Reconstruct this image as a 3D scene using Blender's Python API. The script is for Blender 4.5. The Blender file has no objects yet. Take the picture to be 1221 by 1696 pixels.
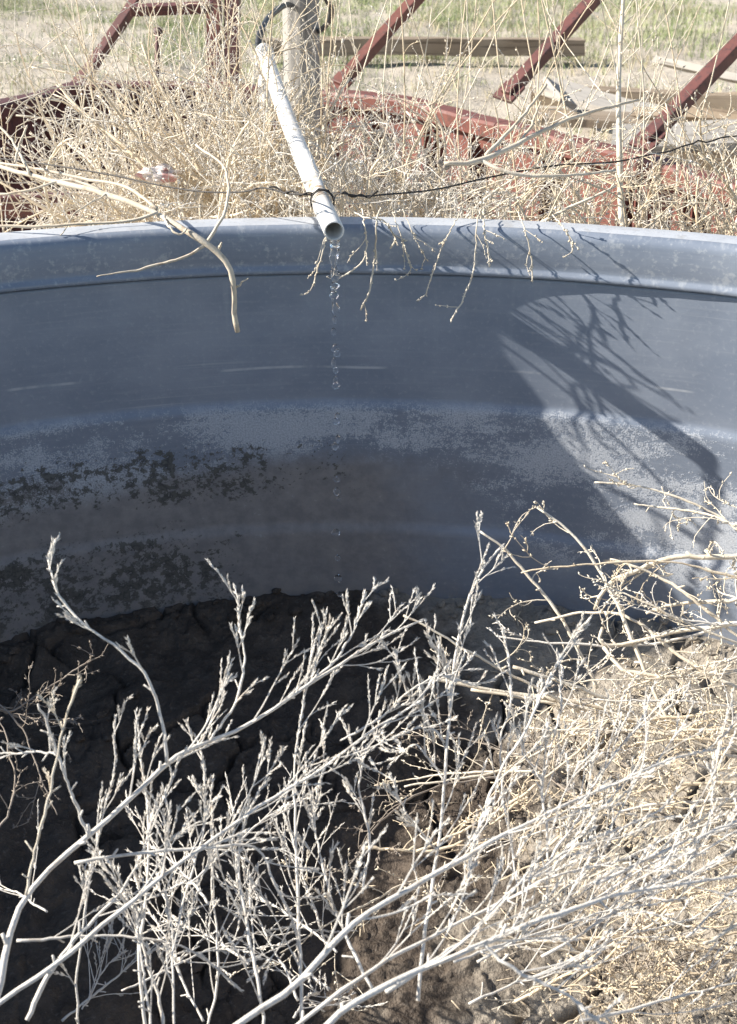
import bpy, math, numpy as np
from mathutils import Vector

# ------------------------------------------------------------------ camera, sky, sun, exposure
scene = bpy.context.scene
FPX, IMW, IMH = 2150.0, 1221.0, 1696.0
PITCH, YAW = 0.4553, -0.0784
CAM = np.array([0.0718, -0.6194, 1.0694])
_cp, _sp, _cy, _sy = math.cos(PITCH), math.sin(PITCH), math.cos(YAW), math.sin(YAW)
FW = np.array([_sy*_cp, _cy*_cp, -_sp]); RT = np.array([_cy, -_sy, 0.0]); UP = np.cross(RT, FW)
cd = bpy.data.cameras.new('camera')
cam = bpy.data.objects.new('camera', cd); scene.collection.objects.link(cam)
cam.location = CAM
cam.rotation_mode = 'QUATERNION'
cam.rotation_quaternion = Vector(FW).to_track_quat('-Z', 'Y')
cd.sensor_fit = 'VERTICAL'; cd.sensor_height = 36.0; cd.lens = FPX/IMH*36.0
cd.clip_start = 0.02; cd.clip_end = 1000.0
cd.dof.use_dof = True; cd.dof.focus_distance = 1.72; cd.dof.aperture_fstop = 16.0
scene.camera = cam

SUN_EL, SUN_PSI = math.radians(31.3), math.radians(1.2)      # light travels along +x, a little away from the camera
TRAVEL = np.array([math.cos(SUN_EL)*math.cos(SUN_PSI), math.cos(SUN_EL)*math.sin(SUN_PSI), -math.sin(SUN_EL)])
world = bpy.data.worlds.new('World'); scene.world = world; world.use_nodes = True
wn = world.node_tree.nodes; wl = world.node_tree.links
sky = wn.new('ShaderNodeTexSky'); sky.sky_type = 'NISHITA'; sky.sun_disc = False
sky.sun_elevation = SUN_EL
sky.sun_rotation = math.atan2(-TRAVEL[0], -TRAVEL[1])
sky.air_density = 1.0; sky.dust_density = 0.6; sky.ozone_density = 1.0
wl.new(sky.outputs[0], wn['Background'].inputs[0]); wn['Background'].inputs[1].default_value = 0.078
sd = bpy.data.lights.new('sun', 'SUN'); sd.energy = 5.0; sd.angle = math.radians(0.53); sd.color = (1.0, 0.94, 0.85)
sun = bpy.data.objects.new('sun', sd); scene.collection.objects.link(sun)
sun.rotation_mode = 'QUATERNION'; sun.rotation_quaternion = Vector(TRAVEL).to_track_quat('-Z', 'Y')
sun.location = (-6, 0, 5)
scene.view_settings.view_transform = 'Standard'; scene.view_settings.look = 'None'
scene.view_settings.gamma = 1.0; scene.view_settings.use_curve_mapping = False
scene.view_settings.exposure = 1.02
scene.cycles.max_bounces = 10

# ------------------------------------------------------------------ helpers
rng = np.random.default_rng(7)
COL = scene.collection
def ray(px, py): return FW + RT*(px-IMW/2)/FPX - UP*(py-IMH/2)/FPX
def at(px, py, Z): return CAM + ray(px, py)*Z                 # point at depth Z along the view axis
def onz(px, py, z): d = ray(px, py); return CAM + d*(z-CAM[2])/d[2]
def ony(px, py, y): d = ray(px, py); return CAM + d*(y-CAM[1])/d[1]

def nrm(v): return v/np.maximum(np.linalg.norm(v, axis=-1, keepdims=True), 1e-9)

class MB:
    """collects geometry for one mesh"""
    def __init__(s): s.v = []; s.q = []; s.t = []; s.n = 0; s.uv = None
    def add(s, V, quads=None, tris=None):
        V = np.asarray(V, float).reshape(-1, 3)
        if quads is not None and len(quads): s.q.append(np.asarray(quads, int).reshape(-1, 4)+s.n)
        if tris is not None and len(tris): s.t.append(np.asarray(tris, int).reshape(-1, 3)+s.n)
        s.v.append(V); s.n += len(V)
    def tubes(s, P, r, sides=4, cap=True):
        P = np.asarray(P, float)
        if P.ndim == 2: P = P[None]
        N, K, _ = P.shape
        if N == 0: return
        r = np.broadcast_to(np.asarray(r, float), (N, K))
        T = np.empty_like(P); T[:, 1:-1] = P[:, 2:]-P[:, :-2]; T[:, 0] = P[:, 1]-P[:, 0]; T[:, -1] = P[:, -1]-P[:, -2]
        T = nrm(T)
        ref = np.zeros((N, 1, 3)); mean = nrm(P[:, -1]-P[:, 0])
        ax = np.argmin(np.abs(mean), axis=1); ref[np.arange(N), 0, ax] = 1
        A = nrm(np.cross(T, ref)); B = np.cross(T, A)
        th = np.arange(sides)*2*math.pi/sides
        V = P[:, :, None, :] + r[:, :, None, None]*(A[:, :, None, :]*np.cos(th)[:, None]+B[:, :, None, :]*np.sin(th)[:, None])
        i = np.arange(N)[:, None, None]*K*sides; k = np.arange(K-1)[None, :, None]*sides; j = np.arange(sides)[None, None, :]
        j2 = (j+1) % sides
        Q = np.stack([i+k+j, i+k+j2, i+k+sides+j2, i+k+sides+j], -1).reshape(-1, 4)
        tr = None
        if cap:
            base = np.arange(N)*K*sides; end = base+(K-1)*sides
            a = [np.stack([end+0*0, end+m, end+m+1], -1) for m in range(1, sides-1)]
            a += [np.stack([base, base+m+1, base+m], -1) for m in range(1, sides-1)]
            tr = np.concatenate(a)
        s.add(V.reshape(-1, 3), Q, tr)
    def leaves(s, P, D, size, width=0.3):
        """small pointed scales: base triangle and a tip"""
        N = len(P)
        if N == 0: return
        size = np.broadcast_to(np.asarray(size, float), (N,))[:, None]
        D = nrm(D); ref = nrm(rng.normal(size=(N, 3)))
        A = nrm(np.cross(D, ref)); B = np.cross(D, A)
        mid = P+D*size*0.4
        v = np.stack([P, mid+A*size*width, mid-A*size*width*.5+B*size*width*.8, mid-A*size*width*.5-B*size*width*.8, P+D*size], 1)
        b = np.arange(N)[:, None]*5
        f = np.array([[0, 2, 1], [0, 3, 2], [0, 1, 3], [4, 1, 2], [4, 2, 3], [4, 3, 1]])
        s.add(v.reshape(-1, 3), None, (b[:, :, None]+f[None]).reshape(-1, 3))
    def box(s, c, X, Y, Z):
        """box with centre c and half-axis vectors X, Y, Z"""
        c = np.asarray(c, float); X, Y, Z = (np.asarray(a, float) for a in (X, Y, Z))
        V = [c+a*X+b*Y+d*Z for d in (-1, 1) for b in (-1, 1) for a in (-1, 1)]
        s.add(V, [(0, 2, 3, 1), (4, 5, 7, 6), (0, 1, 5, 4), (2, 6, 7, 3), (0, 4, 6, 2), (1, 3, 7, 5)])
    def grid(s, V):
        """V [m, n, 3]"""
        m, n, _ = V.shape
        i = np.arange(m-1)[:, None]*n; j = np.arange(n-1)[None]
        s.add(V.reshape(-1, 3), np.stack([i+j, i+j+1, i+n+j+1, i+n+j], -1).reshape(-1, 4))
    def sweep(s, path, prof, closed_prof=True):
        """profile (list of (side, up)) swept along a path in 3-D; side is to the left of travel in plan"""
        path = np.asarray(path, float); prof = np.asarray(prof, float)
        T = np.empty_like(path); T[1:-1] = nrm(path[2:]-path[1:-1])+nrm(path[1:-1]-path[:-2]); T[0] = path[1]-path[0]; T[-1] = path[-1]-path[-2]
        T = nrm(T); S = nrm(np.stack([-T[:, 1], T[:, 0], 0*T[:, 0]], -1))
        V = path[:, None]+S[:, None]*prof[None, :, :1]+np.array([0, 0, 1.])*prof[None, :, 1:]
        n = len(prof); m = len(path); e = n if closed_prof else n-1
        i = np.arange(m-1)[:, None]*n; j = np.arange(e)[None]; j2 = (j+1) % n
        s.add(V.reshape(-1, 3), np.stack([i+j, i+j2, i+n+j2, i+n+j], -1).reshape(-1, 4))
        if closed_prof:
            b = s.n-m*n
            for k in range(1, n-1):
                s.t.append(np.array([[b, b+k+1, b+k], [b+(m-1)*n, b+(m-1)*n+k, b+(m-1)*n+k+1]]))
    def build(s, name, mat, parent=None, smooth=True, kind=None, bevel=0):
        V = np.concatenate(s.v); 
        Q = np.concatenate(s.q) if s.q else np.zeros((0, 4), int)
        Tn = np.concatenate(s.t) if s.t else np.zeros((0, 3), int)
        if parent is not None: V = V-np.array(parent.get('_o', (0, 0, 0)))
        me = bpy.data.meshes.new(name)
        me.vertices.add(len(V)); me.vertices.foreach_set('co', V.astype(np.float32).ravel())
        nl = len(Q)*4+len(Tn)*3
        me.loops.add(nl); me.loops.foreach_set('vertex_index', np.concatenate([Q.ravel(), Tn.ravel()]).astype(np.int32))
        me.polygons.add(len(Q)+len(Tn))
        st = np.concatenate([np.arange(len(Q))*4, len(Q)*4+np.arange(len(Tn))*3])
        me.polygons.foreach_set('loop_start', st.astype(np.int32))
        me.polygons.foreach_set('use_smooth', np.full(len(Q)+len(Tn), smooth))
        me.update(calc_edges=True); me.validate()
        if s.uv is not None:
            lay = me.uv_layers.new(name='wall'); li = np.empty(nl, np.int32); me.loops.foreach_get('vertex_index', li)
            lay.data.foreach_set('uv', s.uv[li].astype(np.float32).ravel())
        if mat: me.materials.append(mat)
        o = bpy.data.objects.new(name, me); COL.objects.link(o)
        if parent is not None:
            o.parent = parent
            if '_o' in parent: o['_o'] = parent['_o'][:]
        if kind: o['kind'] = kind
        if bevel:
            b = o.modifiers.new('bevel', 'BEVEL'); b.width = bevel; b.segments = 2; b.limit_method = 'ANGLE'; b.angle_limit = 0.6
        return o

def thing(name, loc, label, cat, group=None):
    o = bpy.data.objects.new(name, None); COL.objects.link(o)
    o.empty_display_size = 0.05; o.location = loc
    o['_o'] = [float(a) for a in loc]
    o['label'] = label; o['category'] = cat
    if group: o['group'] = group
    return o
def tag(o, label, cat, group=None):
    o['label'] = label; o['category'] = cat
    if group: o['group'] = group
    return o

def resample(pts, K, rad=None):
    """smooth (Catmull-Rom) resample of a hand-laid polyline"""
    p = np.asarray(pts, float)
    if len(p) > 2:
        q = np.vstack([2*p[0]-p[1], p, 2*p[-1]-p[-2]]); out = []
        for i in range(len(p)-1):
            t = np.linspace(0, 1, 9)[:-1, None]; a, b, c, d = q[i:i+4]
            out.append(.5*(2*b+(c-a)*t+(2*a-5*b+4*c-d)*t*t+(3*b-a-3*c+d)*t**3))
        p = np.vstack(out+[p[-1:]])
    L = np.concatenate([[0], np.cumsum(np.linalg.norm(np.diff(p, axis=0), axis=1))])
    u = np.linspace(0, L[-1], K)
    return np.stack([np.interp(u, L, p[:, k]) for k in range(3)], -1)

def grow(P, R, M, length, ang, curl=0.5, K=8, up=0.0, t0=0.15, t1=1.0, rs=0.6, tip=0.35, jitter=0.12, taper_len=0.5, rmin=0.0006, rg=None):
    """M side twigs on every curve of P [N,K,3] with radii R [N,K]"""
    g = rg or rng
    N, K0, _ = P.shape
    t = (np.arange(M)[None]+g.random((N, M)))/M*(t1-t0)+t0
    f = np.clip(t*(K0-1), 0, K0-1.001); i = f.astype(int); w = (f-i)[..., None]; n = np.arange(N)[:, None]
    S = P[n, i]*(1-w)+P[n, i+1]*w; T = nrm(P[n, i+1]-P[n, i]); r0 = (R[n, i]*(1-w[..., 0])+R[n, i+1]*w[..., 0])*rs
    S = S.reshape(-1, 3); T = T.reshape(-1, 3); r0 = np.maximum(r0.reshape(-1), rmin); t = t.reshape(-1)
    Q = len(S)
    perp = nrm(np.cross(T, g.normal(size=(Q, 3))))
    a = ang*(0.7+0.6*g.random((Q, 1)))
    d = nrm(np.cos(a)*T+np.sin(a)*perp+np.array([0, 0, up]))
    L = length*(1-taper_len*t)*(0.45+0.8*g.random(Q))
    ax = nrm(g.normal(size=(Q, 3)))*curl
    out = np.empty((Q, K, 3)); out[:, 0] = S; pos = S.copy(); st = (L/(K-1))[:, None]
    for k in range(1, K):
        d = nrm(d+np.cross(ax, d)/(K-1)+g.normal(size=(Q, 3))*jitter+np.array([0, 0, up*0.25]))
        pos = pos+d*st; out[:, k] = pos
    rr = r0[:, None]*np.linspace(1, tip, K)[None]
    return out, rr

def scales(mb, P, n, size, t0=0.35, spread=0.5, width=0.3):
    """little dry bracts along the outer part of every twig"""
    N, K, _ = P.shape
    t = t0+(1-t0)*rng.random((N, n)); f = np.clip(t*(K-1), 0, K-1.001); i = f.astype(int); w = (f-i)[..., None]; m = np.arange(N)[:, None]
    S = P[m, i]*(1-w)+P[m, i+1]*w; T = nrm(P[m, i+1]-P[m, i])
    S = S.reshape(-1, 3); T = T.reshape(-1, 3)
    perp = nrm(np.cross(T, rng.normal(size=S.shape)))
    mb.leaves(S, T+perp*spread, size*(0.6+0.8*rng.random(len(S))), width)

def vnoise(x, y, seed=0):
    """smooth value noise, 2-D"""
    g = np.random.default_rng(seed); tb = g.random((256, 256))
    xi = np.floor(x).astype(int); yi = np.floor(y).astype(int); fx = x-xi; fy = y-yi
    fx = fx*fx*(3-2*fx); fy = fy*fy*(3-2*fy)
    a = tb[xi % 256, yi % 256]; b = tb[(xi+1) % 256, yi % 256]; c = tb[xi % 256, (yi+1) % 256]; d = tb[(xi+1) % 256, (yi+1) % 256]
    return (a*(1-fx)+b*fx)*(1-fy)+(c*(1-fx)+d*fx)*fy
def fbm(x, y, oct=4, seed=0):
    s = 0; a = 0.5
    for k in range(oct): s = s+a*vnoise(x*2**k+17*k, y*2**k+31*k, seed+k); a *= .5
    return s
def worley(x, y, seed=0):
    """distance to nearest and second-nearest jittered cell point, and the cell's random value"""
    g = np.random.default_rng(seed); jx = g.random((64, 64)); jy = g.random((64, 64)); val = g.random((64, 64))
    xi = np.floor(x).astype(int); yi = np.floor(y).astype(int)
    F1 = np.full(x.shape, 9.); F2 = F1.copy(); cid = np.zeros(x.shape)
    for a in (-1, 0, 1):
        for b in (-1, 0, 1):
            cx = xi+a; cy = yi+b; d = np.hypot(cx+jx[cx % 64, cy % 64]-x, cy+jy[cx % 64, cy % 64]-y)
            c = val[cx % 64, cy % 64]
            new = d < F1
            F2 = np.where(new, F1, np.minimum(F2, d)); cid = np.where(new, c, cid); F1 = np.where(new, d, F1)
    return F1, F2, cid
def sstep(x, a, b):
    t = np.clip((x-a)/(b-a), 0, 1); return t*t*(3-2*t)

# ------------------------------------------------------------------ materials
class NT:
    def __init__(s, name):
        s.m = bpy.data.materials.new(name); s.m.use_nodes = True
        s.t = s.m.node_tree; s.t.nodes.clear()
        s.o = s.n('ShaderNodeOutputMaterial'); s.b = s.n('ShaderNodeBsdfPrincipled'); s.l(s.b.outputs[0], s.o.inputs[0])
    def n(s, k): return s.t.nodes.new(k)
    def l(s, a, b): s.t.links.new(a, b)
    def put(s, sock, v):
        if hasattr(v, 'is_output'): s.l(v, sock)
        elif isinstance(v, (tuple, list)) and len(v) == 3 and sock.type == 'RGBA': sock.default_value = (*v, 1)
        else: sock.default_value = v
    def coord(s, kind='Object'): return s.n('ShaderNodeTexCoord').outputs[kind]
    def scale(s, vec, sc):
        m = s.n('ShaderNodeMapping'); s.l(vec, m.inputs[0]); m.inputs['Scale'].default_value = sc; return m.outputs[0]
    def noise(s, vec, scale, detail=4, rough=0.55, dist=0.0):
        m = s.n('ShaderNodeTexNoise'); s.l(vec, m.inputs['Vector']); m.inputs['Scale'].default_value = scale
        m.inputs['Detail'].default_value = detail; m.inputs['Roughness'].default_value = rough; m.inputs['Distortion'].default_value = dist
        return m.outputs[0]
    def voro(s, vec, scale, out='Distance', feature='F1'):
        m = s.n('ShaderNodeTexVoronoi'); m.feature = feature; s.l(vec, m.inputs['Vector']); m.inputs['Scale'].default_value = scale; return m.outputs[out]
    def math(s, op, a, b=0.0, clamp=False):
        m = s.n('ShaderNodeMath'); m.operation = op; m.use_clamp = clamp; s.put(m.inputs[0], a); s.put(m.inputs[1], b); return m.outputs[0]
    def step(s, v, a, b, lo=0.0, hi=1.0):
        m = s.n('ShaderNodeMapRange'); m.interpolation_type = 'SMOOTHSTEP'
        s.put(m.inputs[0], v); s.put(m.inputs[1], a); s.put(m.inputs[2], b); m.inputs[3].default_value = lo; m.inputs[4].default_value = hi
        return m.outputs[0]
    def mix(s, f, a, b):
        m = s.n('ShaderNodeMix'); m.data_type = 'RGBA'; s.put(m.inputs[0], f); s.put(m.inputs[6], a); s.put(m.inputs[7], b); return m.outputs[2]
    def sep(s, v):
        m = s.n('ShaderNodeSeparateXYZ'); s.l(v, m.inputs[0]); return m.outputs
    def bump(s, h, strength=0.3, dist=0.01):
        m = s.n('ShaderNodeBump'); m.inputs['Strength'].default_value = strength; m.inputs['Distance'].default_value = dist; s.l(h, m.inputs['Height'])
        s.l(m.outputs[0], s.b.inputs['Normal'])
    def done(s, col=None, rough=0.7, metal=0.0, spec=None):
        if col is not None: s.put(s.b.inputs['Base Color'], col)
        s.put(s.b.inputs['Roughness'], rough); s.put(s.b.inputs['Metallic'], metal)
        if spec is not None: s.b.inputs['Specular IOR Level'].default_value = spec
        return s.m

def mat_twig(name, a, b, c, rough=0.75, sc=7.0):
    k = NT(name); co = k.coord('Object')
    n1 = k.noise(co, sc, 3); n2 = k.noise(co, 60, 3)
    col = k.mix(k.step(n1, .35, .65), a, b); col = k.mix(k.step(n2, .55, .72, 0, .6), col, c)
    col = k.mix(k.step(k.noise(co, 19, 4, .65), .56, .70, 0, .55), col, tuple(.5*(p+q) for p, q in zip(b, c)))
    k.bump(k.noise(co, 400, 2), .3, .002)
    return k.done(col, rough, spec=0.25)
M_SILVER = mat_twig('weathered silver twig', (.75, .70, .62), (.66, .625, .565), (.44, .36, .28))
M_STRAW = mat_twig('straw coloured twig', (.72, .61, .45), (.63, .52, .37), (.45, .34, .22))
M_STRAW2 = mat_twig('bleached straw twig', (.76, .69, .57), (.69, .60, .46), (.52, .42, .30))
M_BARK = mat_twig('bleached branch', (.60, .50, .37), (.68, .60, .48), (.34, .24, .16))
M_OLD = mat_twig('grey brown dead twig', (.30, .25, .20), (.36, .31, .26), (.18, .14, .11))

def mat_galv_wall():
    k = NT('galvanised tank wall'); uv = k.coord('UV'); x, y, _ = k.sep(uv)
    cloud = k.noise(k.scale(uv, (1, 1.6, 1)), 5, 5, .6)
    streak = k.noise(k.scale(uv, (2.2, 55, 1)), 3, 5, .65)
    fine = k.noise(uv, 140, 3, .6)
    vfine = k.noise(uv, 420, 2, .6)
    mid = k.noise(uv, 34, 6, .68)
    low = k.noise(uv, 7, 3)
    # bare zinc: slate blue-grey, clouded and brushed along the roll
    col = k.mix(k.step(cloud, .3, .7), (.20, .235, .295), (.28, .315, .375))
    col = k.mix(k.step(streak, .5, .75, 0, .28), col, (.36, .39, .435))
    col = k.mix(k.step(fine, .52, .75, 0, .35), col, (.38, .41, .455))
    # dull white oxide bloom on the rim band
    bloom = k.math('MULTIPLY', k.step(k.math('ADD', mid, k.math('MULTIPLY', fine, .6)), .82, 1.0), k.step(y, .545, .56))
    col = k.mix(k.math('MULTIPLY', bloom, .55), col, (.46, .48, .50))
    # rain streaks running down from the rim seam, and faint drying lines
    runs = k.math('MULTIPLY', k.step(k.noise(k.scale(uv, (38, 1.6, 1)), 1.0, 4, .6), .56, .72), k.step(y, .36, .54))
    col = k.mix(k.math('MULTIPLY', runs, .28), col, (.40, .43, .46))
    lines = k.math('MULTIPLY', k.step(k.noise(k.scale(uv, (1.3, 130, 1)), 1.0, 3, .6), .60, .70), k.step(k.noise(k.scale(uv, (5, 9, 1)), 1.0, 3), .48, .64))
    col = k.mix(k.math('MULTIPLY', lines, .40), col, (.44, .465, .50))
    # silt under the old waterline, its tan tint painted as warm reflected light
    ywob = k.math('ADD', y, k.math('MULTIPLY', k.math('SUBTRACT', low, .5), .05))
    film_warmlight = k.math('MULTIPLY', k.step(k.math('ADD', ywob, k.math('MULTIPLY', k.math('SUBTRACT', mid, .5), .05)), .285, .235), k.step(k.math('ADD', x, k.math('MULTIPLY', k.math('SUBTRACT', cloud, .5), .3)), .16, -.12))
    col = k.mix(k.math('MULTIPLY', film_warmlight, .8), col, k.mix(k.step(mid, .35, .65), (.205, .185, .17), (.30, .268, .24)))
    # hard-water scale: ragged speckled band
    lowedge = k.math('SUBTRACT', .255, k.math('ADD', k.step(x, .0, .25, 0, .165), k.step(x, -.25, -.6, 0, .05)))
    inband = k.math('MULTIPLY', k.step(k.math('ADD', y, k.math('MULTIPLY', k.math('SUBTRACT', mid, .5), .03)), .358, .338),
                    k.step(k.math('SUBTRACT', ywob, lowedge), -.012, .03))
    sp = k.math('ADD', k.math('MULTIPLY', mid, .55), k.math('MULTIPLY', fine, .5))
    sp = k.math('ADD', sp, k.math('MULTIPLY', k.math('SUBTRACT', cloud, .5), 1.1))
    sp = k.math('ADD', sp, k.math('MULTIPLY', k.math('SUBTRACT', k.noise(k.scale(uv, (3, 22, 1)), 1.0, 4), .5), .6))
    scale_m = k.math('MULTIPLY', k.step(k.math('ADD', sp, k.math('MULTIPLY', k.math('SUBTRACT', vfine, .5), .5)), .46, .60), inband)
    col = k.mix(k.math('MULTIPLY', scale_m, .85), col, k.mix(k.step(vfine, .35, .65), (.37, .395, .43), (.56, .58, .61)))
    # a few scale specks lower down and thin high-water lines
    sp2 = k.math('MULTIPLY', k.step(k.math('ADD', k.math('MULTIPLY', mid, .6), k.math('MULTIPLY', fine, .5)), .66, .74), k.step(y, .26, .2))
    col = k.mix(k.math('MULTIPLY', sp2, .5), col, (.42, .42, .42))
    ln = k.math('ABSOLUTE', k.math('SUBTRACT', y, k.math('ADD', .408, k.math('MULTIPLY', k.math('SUBTRACT', k.noise(uv, 3, 1), .5), .02))))
    ln = k.math('MULTIPLY', k.step(ln, .003, .0005), k.step(k.noise(k.scale(uv, (9, 1, 1)), 1.0, 4), .5, .62))
    col = k.mix(k.math('MULTIPLY', ln, .6), col, (.6, .61, .62))
    # dried algae and lichen: flaky dark patches
    flake = k.math('ADD', k.math('MULTIPLY', k.noise(uv, 70, 9, .74), .68), k.math('MULTIPLY', k.noise(uv, 11, 4, .6), .42))
    reg1 = k.math('MULTIPLY', k.math('MULTIPLY', k.step(ywob, .175, .22), k.step(ywob, .315, .27)), k.math('MULTIPLY', k.step(x, .06, -.32), k.step(x, -.9, -.7)))
    reg2 = k.math('MULTIPLY', k.math('MULTIPLY', k.step(y, -.05, .05), k.step(ywob, .185, .12)), k.step(x, -.22, -.36))
    reg = k.math('MAXIMUM', reg1, reg2)
    lich = k.step(k.math('ADD', flake, k.math('MULTIPLY', reg, .18)), .722, .745)
    speck = k.math('MULTIPLY', k.step(k.math('ADD', k.noise(uv, 130, 4, .7), k.math('MULTIPLY', k.math('SUBTRACT', k.noise(uv, 8, 3), .5), .5)), .60, .66), k.step(reg, .1, .6))
    lich = k.math('MAXIMUM', k.math('MULTIPLY', lich, k.step(reg, .05, .3)), k.math('MULTIPLY', speck, .85))
    col = k.mix(k.math('MULTIPLY', lich, .9), col, k.mix(k.step(fine, .4, .6), (.055, .052, .045), (.11, .105, .09)))
    # mud splash just above the dirt
    mud = k.math('MULTIPLY', k.step(y, .06, .0), k.step(mid, .42, .6))
    col = k.mix(k.math('MULTIPLY', mud, .6), col, (.24, .21, .18))
    rough = k.math('ADD', .46, k.math('ADD', k.math('MULTIPLY', scale_m, .4), k.math('ADD', k.math('MULTIPLY', lich, .45), k.math('MULTIPLY', film_warmlight, .12))))
    cover = k.math('MAXIMUM', k.math('MAXIMUM', scale_m, lich), k.math('MULTIPLY', film_warmlight, .7))
    metal = k.math('MULTIPLY', k.math('SUBTRACT', 1.0, cover), .16)
    h = k.math('ADD', k.math('ADD', k.math('MULTIPLY', scale_m, .5), k.math('MULTIPLY', lich, 1.0)), k.math('ADD', k.math('MULTIPLY', fine, .25), k.math('MULTIPLY', streak, .15)))
    k.bump(h, .35, .0025)
    return k.done(col, rough, metal)
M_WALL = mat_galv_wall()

def mat_rim():
    k = NT('galvanised rim'); co = k.coord('Object')
    c = k.noise(co, 9, 5, .6); f = k.noise(co, 160, 3)
    col = k.mix(k.step(c, .3, .7), (.44, .46, .49), (.56, .58, .61)); col = k.mix(k.step(f, .55, .75, 0, .6), col, (.30, .31, .33)); col = k.mix(k.step(k.noise(co, 30, 5, .7), .55, .68, 0, .5), col, (.36, .35, .34))
    k.bump(f, .2, .001)
    return k.done(col, .5, .15)
M_RIM = mat_rim()

def mat_paint_red():
    k = NT('faded red oxide paint'); co = k.coord('Object')
    a = k.noise(co, 6, 5, .6); b = k.noise(co, 45, 5, .7); c = k.noise(co, 200, 3)
    col = k.mix(k.step(a, .3, .7), (.155, .052, .040), (.195, .078, .060))
    col = k.mix(k.step(b, .50, .64, 0, .85), col, (.11, .055, .045)); col = k.mix(k.step(c, .62, .75, 0, .5), col, (.36, .22, .18))
    k.bump(b, .3, .002)
    return k.done(col, .55, 0, .4)
M_RED = mat_paint_red()
def mat_paint_maroon():
    k = NT('rusted maroon paint'); co = k.coord('Object')
    a = k.noise(co, 8, 5, .65); b = k.noise(co, 60, 5, .7)
    col = k.mix(k.step(a, .35, .65), (.115, .050, .045), (.17, .068, .058)); col = k.mix(k.step(b, .5, .65, 0, .8), col, (.065, .042, .042))
    col = k.mix(k.step(b, .36, .28, 0, .7), col, (.33, .22, .20))
    k.bump(b, .35, .002)
    return k.done(col, .55, .1, .4)
M_MAROON = mat_paint_maroon()

def mat_wood(name, a, b, dark, along=0):
    k = NT(name); co = k.coord('Object')
    sc = [40, 40, 40]; sc[along] = 2.0
    g = k.noise(k.scale(co, tuple(sc)), 1.0, 6, .65, .6); n = k.noise(co, 3, 3)
    col = k.mix(k.step(n, .3, .7), a, b); col = k.mix(k.step(g, .5, .68, 0, .75), col, dark)
    k.bump(g, .5, .004)
    return k.done(col, .85, 0, .2)
M_GREYWOOD = mat_wood('weathered grey board', (.30, .28, .255), (.38, .355, .315), (.12, .105, .09))
M_TANWOOD = mat_wood('weathered tan timber', (.27, .21, .15), (.35, .285, .215), (.085, .06, .045))
M_POST = mat_wood('grey wooden post', (.29, .275, .255), (.36, .34, .31), (.16, .15, .14), 2)
def mat_pvc():
    k = NT('stained white plastic pipe'); co = k.coord('Object')
    n = k.noise(co, 14, 5, .65); s = k.noise(k.scale(co, (1, 1, 1)), 70, 4, .7)
    col = k.mix(k.step(n, .45, .75, 0, .6), (.76, .75, .72), (.48, .43, .35))
    col = k.mix(k.step(k.noise(co, 160, 5, .7), .58, .70, 0, .55), col, (.34, .30, .25))
    x, y, z = k.sep(co)
    # a brown mineral stain ring a hand's width behind the mouth
    d = k.math('ABSOLUTE', k.math('SUBTRACT', y, .135)); st = k.math('MULTIPLY', k.step(d, .055, .015), k.step(k.math('ADD', s, k.math('MULTIPLY', k.math('SUBTRACT', n, .5), .8)), .42, .60))
    col = k.mix(k.math('MULTIPLY', st, .9), col, (.36, .24, .13))
    return k.done(col, .38, 0, .45)
M_PVC = mat_pvc()
def mat_plain(name, col, rough=.5, metal=0, sc=80, amt=.35):
    k = NT(name); co = k.coord('Object'); n = k.noise(co, sc, 4)
    c = k.mix(k.step(n, .4, .7, 0, amt), col, tuple(a*.55 for a in col)); k.bump(n, .15, .001)
    return k.done(c, rough, metal)
M_HOSE = mat_plain('black rubber hose', (.035, .037, .042), .45)
M_WIRE = mat_plain('dark rusted wire', (.045, .04, .037), .6, .3)
def mat_water():
    k = NT('clear water'); k.put(k.b.inputs['Base Color'], (1, 1, 1)); k.b.inputs['Transmission Weight'].default_value = 1.0
    k.b.inputs['IOR'].default_value = 1.333; tr_ = k.n('ShaderNodeBsdfTransparent'); mx_ = k.n('ShaderNodeMixShader'); mx_.inputs[0].default_value = .85; k.l(tr_.outputs[0], mx_.inputs[1]); k.l(k.b.outputs[0], mx_.inputs[2]); k.l(mx_.outputs[0], k.o.inputs[0]); k.b.inputs['Roughness'].default_value = 0.08
    return k.m
M_WATER = mat_water()

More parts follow.
